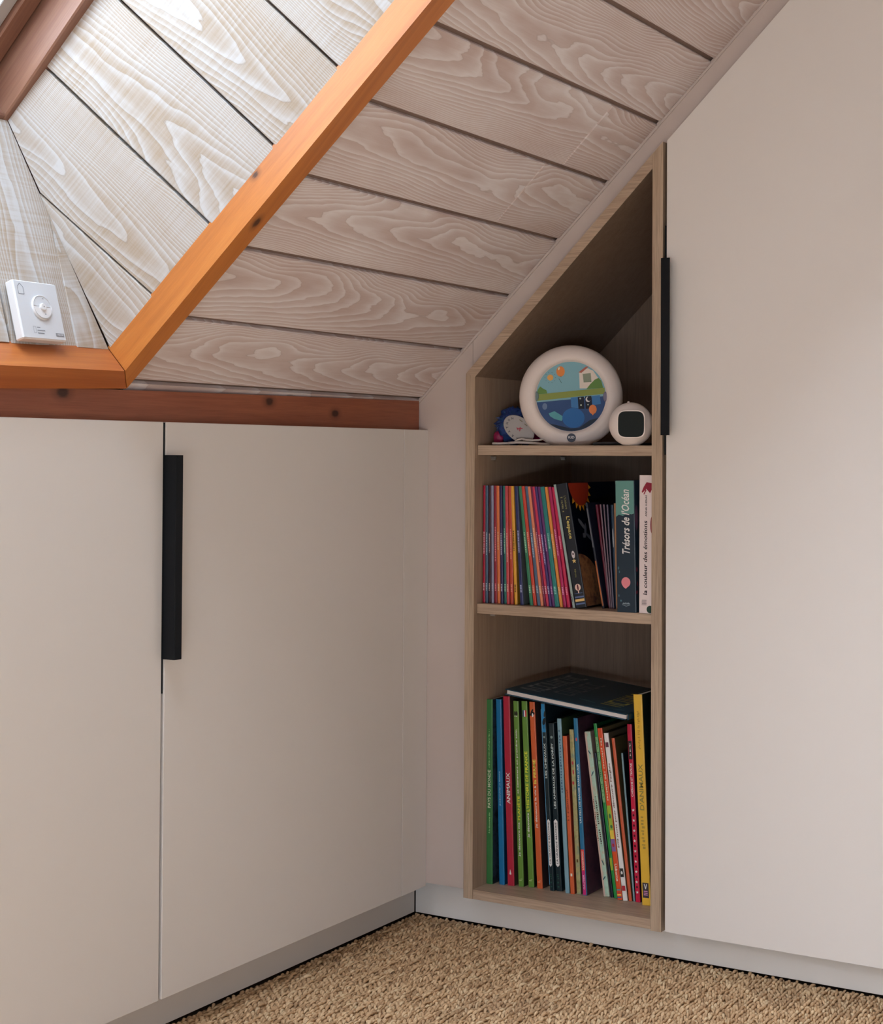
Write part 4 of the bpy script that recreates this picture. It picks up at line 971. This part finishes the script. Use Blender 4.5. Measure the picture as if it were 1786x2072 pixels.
# fuzzy blue pompon toy with a medal-like tag
import bmesh
def lump(name, cen, rad, mat, parent, amp=.25, seed=0, sub=4):
    bm = bmesh.new(); bmesh.ops.create_icosphere(bm, subdivisions=sub, radius=1)
    from mathutils import noise as mn
    for v in bm.verts:
        d = v.co.normalized(); f = 1+amp*mn.noise(d*3.1+Vector((seed, 0, 0)))+amp*.55*mn.noise(d*11+Vector((0, seed, 0)))
        v.co = Vector((d.x*rad[0], d.y*rad[1], d.z*rad[2]))*f
    me = bpy.data.meshes.new(name); bm.to_mesh(me); bm.free(); me.materials.append(mat); me.polygons.foreach_set('use_smooth', [True]*len(me.polygons))
    me.transform(Matrix.Translation(cen)); o = bpy.data.objects.new(name, me); COL.objects.link(o); o.parent = parent; return o
mx_, my_ = .048, -.146
md = thing('medal', 'blue fluffy rosette with an oval beige medal and pink ribbon, left on the top shelf', 'medal', (mx_, my_, ZS3))
dM, rM = facing(mx_, my_)
BLU = speck('blue_tinsel', s(24, 40, 96), s(36, 62, 130), 260, .5, s(20, 70, 100)); PNK = speck('pink_ribbon', s(128, 16, 62), s(150, 26, 80), 120, .45)
lump('rosette', (0, 0, .032), (.026, .034, .031), BLU, md, .35, 3)
b = MB(); r_ = random.Random(5)
for k in range(150):
    a = r_.uniform(0, 2*math.pi); e = r_.uniform(-.2, 1.35); d = Vector((math.cos(a)*math.cos(e), math.sin(a)*math.cos(e), math.sin(e)))
    p0 = Vector((d.x*.024, d.y*.031, .032+d.z*.028)); p1 = p0+d*r_.uniform(.004, .009)+Vector((r_.uniform(-.003, .003), r_.uniform(-.003, .003), r_.uniform(-.004, .001)))
    if p1.z < .002: continue
    b.tube([p0, (p0+p1)/2+Vector((0, 0, .001)), p1], [.0016, .0013, .0004], 5)
b.build('fringe', BLU, md)['kind'] = 'stuff'
# ribbon: pink folded loop on the right and dark left tail
lump('ribbon', tuple(-dM*.004+rM*.040+Vector((0, 0, .023))), (.016, .018, .020), PNK, md, .25, 8, 3)
lump('ribbon', tuple(-rM*.030+Vector((.004, 0, .013))), (.012, .010, .013), PNK, md, .3, 9, 3)
# oval disc, tilted
tl = R(-38); eu = (rM*math.cos(tl)+Vector((0, 0, 1))*math.sin(tl)); ev = (rM*-math.sin(tl)+Vector((0, 0, 1))*math.cos(tl)); en = dM
dc = dM*.034+rM*.004+Vector((0, 0, .0275))
DISC = nm('medal_tin', (.30, .27, .255), .4, .5, .2)
def fm(v): return dc+eu*v.x*.029+ev*v.y*.0195+en*v.z
MB().lathe([(1, 0), (1, .0014), (.985, .0020), (.93, .0020), (.92, .0014), (.0001, .0014)], 48, fn=fm).build('medal_disc', DISC, md)
chars = 'MARATHON'; 
for i, ch in enumerate(chars):
    a = R(312-i*23); 
    px_, py_ = .77*math.cos(a), .77*math.sin(a); P0 = dc+eu*px_*.029+ev*py_*.0195
    out = (eu*math.cos(a)*.0195+ev*math.sin(a)*.029).normalized(); tg = out.cross(en).normalized()
    text(ch, md, flat(s(26, 28, 46)), tuple(P0-tg*-.0000-out*.0018-tg*.0016), tuple(-(-tg)), tuple(out), .0032, .0038, 'medal_letter', 0, .0017)
print_poly([ell(.001, .002, .0050, .0010, 8, rot=35), ell(.0015, .001, .0042, .0011, 8, rot=-60), ell(-.002, -.001, .003, .0010, 8, rot=-20)], md, flat(s(150, 40, 60)), (dc, eu, ev), 'red_motif', .0017)
print_poly([rect(-.009, .0125, -.003, .0140), rect(.002, .0120, .008, .0133)], md, flat(s(96, 88, 60)), (dc, eu, ev), 'small_print', .0017)
# cream cable with flat plug and a thin loop behind
cb_ = MB(); CBL = nm('cream_cable', (.62, .56, .53), .45)
cb_.tube([(-.002, -.128, ZS3+.0032), (.000, -.140, ZS3+.0030), (.002, -.155, ZS3+.0036)], [.0034, .0036, .0028], 10, flat=.6)
pts = [(.002, -.155, ZS3+.0036), (.006, -.170, ZS3+.0050), (.010, -.190, ZS3+.0042), (.022, -.208, ZS3+.0026), (.05, -.225, ZS3+.0024), (.12, -.24, ZS3+.0024), (.20, -.26, ZS3+.0024), (.30, -.28, ZS3+.0024)]
cb_.tube(pts, .0022, 8)
pts = [(.010, -.177, ZS3+.011), (.012, -.184, ZS3+.0095), (.014, -.193, ZS3+.0085), (.018, -.204, ZS3+.0088), (.024, -.213, ZS3+.0115)]
cb_.tube([(.006, -.165, ZS3+.0050), (.008, -.170, ZS3+.0095)]+pts, .0017, 8)
cb_.tube([(.024, -.212, ZS3+.0112), (.034, -.222, ZS3+.0150), (.042, -.229, ZS3+.0170)], [.0036, .0038, .0036], 10)
tag(cb_.build('cable', CBL, smooth=True), 'cream power cable with a flat plug lying at the front of the top shelf', 'cable')
b = MB(); pts = [(.12+.0*k, -.200-.020*math.cos(R(k*22.5)), ZS3+.036+.022*math.sin(R(k*22.5))) for k in range(9)]
pts = [(.12, -.180, ZS3+.0022)]+[(.12, -.180, ZS3+.02)]+pts+[(.12, -.220, ZS3+.02), (.12, -.220, ZS3+.0022)]
tag(MB().tube(pts, .0014, 8).build('cable', nm('grey_cable', (.30, .29, .30), .4), smooth=True), 'thin grey cable loop standing behind the medal on the top shelf', 'cable')
tag(MB().tube([(.030, -.300, ZS3+.0026), (.018, -.325, ZS3+.0034), (.016, -.340, ZS3+.0034), (.06, -.36, ZS3+.0028), (.10, -.40, ZS3+.0026), (.16, -.415, ZS3+.0026)], .0024, 8).build('cable', nm('black_cable', (.03, .03, .035), .4), smooth=True), 'dark cable lying between the night light and the alarm clock', 'cable')

# ------------------------------------------------------------------ wall remote standing on the skylight casing
# back-bottom edge rests on the casing top, back leans on the bottom reveal boards
rm_n = Vector((0, -dn.z, dn.y)).normalized()       # reveal normal towards the room
p_l = SL(-.9177, .0385, .035); 
wr = thing('wall_remote', 'white wall remote with round button pad standing on the orange skylight casing', 'remote control')
RW, RH, RT = .0735, .0760, .0135
ex = Vector((1, 0, 0)); ez = (dn*1.0+rm_n*.015).normalized(); en = ex.cross(ez).normalized()   # en: towards the room
if en.y > 0: en = -en
base = abot(-.945)+Vector((.004, 0, 0)); base = Vector((-.9515, base.y, base.z))-dn*.001+rm_n*.0030+dn*.0012
mw = Matrix((ex, ez, -ex.cross(ez)*(-1 if ex.cross(ez).y > 0 else 1)*-1)).transposed().to_4x4()
zc_ = ex.cross(ez); mw = Matrix((ex, ez, zc_)).transposed().to_4x4(); mw.translation = base; wr.matrix_world = mw
sg = 1 if zc_.y < 0 else -1
RWM = nm('white_plastic', (.78, .79, .82), .35); RGM = nm('white_plastic_face', (.66, .70, .76), .4)
MB().box(0, RW, 0, RH, 0, sg*RT, c=.0016).build('case', RWM, wr)
MB().box(.0015, RW-.0015, .0015, RH-.0015, sg*RT, sg*(RT+.0006), c=.0002).build('face_plate', RGM, wr)
FR = (Vector((0, 0, sg*(RT+.0006))), Vector((1, 0, 0)), Vector((0, 1, 0)))
def rl(z): return Vector((RW*.54, RH*.55, sg*(RT+.0004)+sg*z))
MB().lathe([(.0160, 0), (.0160, .0020), (.0152, .0028), (.0148, .0016), (.0001, .0016)], 40, fn=lambda v: rl(v.z)+Vector((v.x, v.y, 0))).build('dial_ring', RWM, wr, smooth=False)
b = MB(); half = [(.0143*math.cos(R(a)), .0143*math.sin(R(a))) for a in range(184, 357, 8)]
b.prism([(x, y) for x, y in half], 2, 0, 1, fn=lambda v: rl(.0012+v.z*.0018)+Vector((v.x, v.y, 0))); b.build('down_button', RWM, wr)
b = MB(); half = [(.0143*math.cos(R(a)), .0143*math.sin(R(a))) for a in range(4, 177, 8)]
b.prism(half, 2, 0, 1, fn=lambda v: rl(.0012+v.z*.0010)+Vector((v.x, v.y, 0))); b.build('up_button', RGM, wr)
MB().lathe([(.0048, 0), (.0048, .0042), (.0040, .0050)], 24, fn=lambda v: rl(v.z)+Vector((v.x, v.y, 0))).build('stop_button', RWM, wr)
gr = flat((.20, .22, .26), .5)
cxr, cyr = RW*.54, RH*.55
print_poly([rect(cxr-.0012, cyr+.0095, cxr+.0012, cyr+.0105), rect(cxr-.0012, cyr-.0105, cxr+.0012, cyr-.0095), rect(cxr-.0008, cyr-.0008, cxr+.0008, cyr+.0008)], wr, gr, FR, 'button_marks', .0052)
ho = [(.006, .0575), (.006, .067), (.0105, .0715), (.015, .067), (.015, .0575)]
def outline(p, w_):
    out_ = []
    for i in range(len(p)):
        a, c_ = Vector(p[i]), Vector(p[(i+1) % len(p)]); dd = (c_-a).normalized(); nn_ = Vector((-dd.y, dd.x))*w_/2
        out_.append([tuple(a-nn_), tuple(c_-nn_), tuple(c_+nn_), tuple(a+nn_)])
    return out_
print_poly(outline(ho, .0007), wr, gr, FR, 'house_mark', .0002)
print_poly([rect(.0255, .0075+k*.0035, .0365+(k % 2)*.0018, .0088+k*.0035) for k in range(2)]+[rect(.0255, .0150, .031, .0160)]+outline([(.0195, .008), (.0195, .0165), (.0235, .0165), (.0235, .008)], .0004), wr, flat((.28, .30, .34), .5), FR, 'small_print', .0002)
print_poly([rect(.0560, .0055, .0695, .0100)], wr, flat((.26, .27, .30), .5), FR, 'maker_plate', .0002)
text('VELUX', wr, flat((.75, .76, .8), .5), (.0575, .0065, sg*(RT+.0012)), (1, 0, 0), (0, 1, 0), .0105, .0025, 'maker_lettering', 0, .0002*sg)
print('objects', len(bpy.data.objects), 'tris', sum(len(o.data.polygons) for o in bpy.data.objects if o.type == 'MESH'))
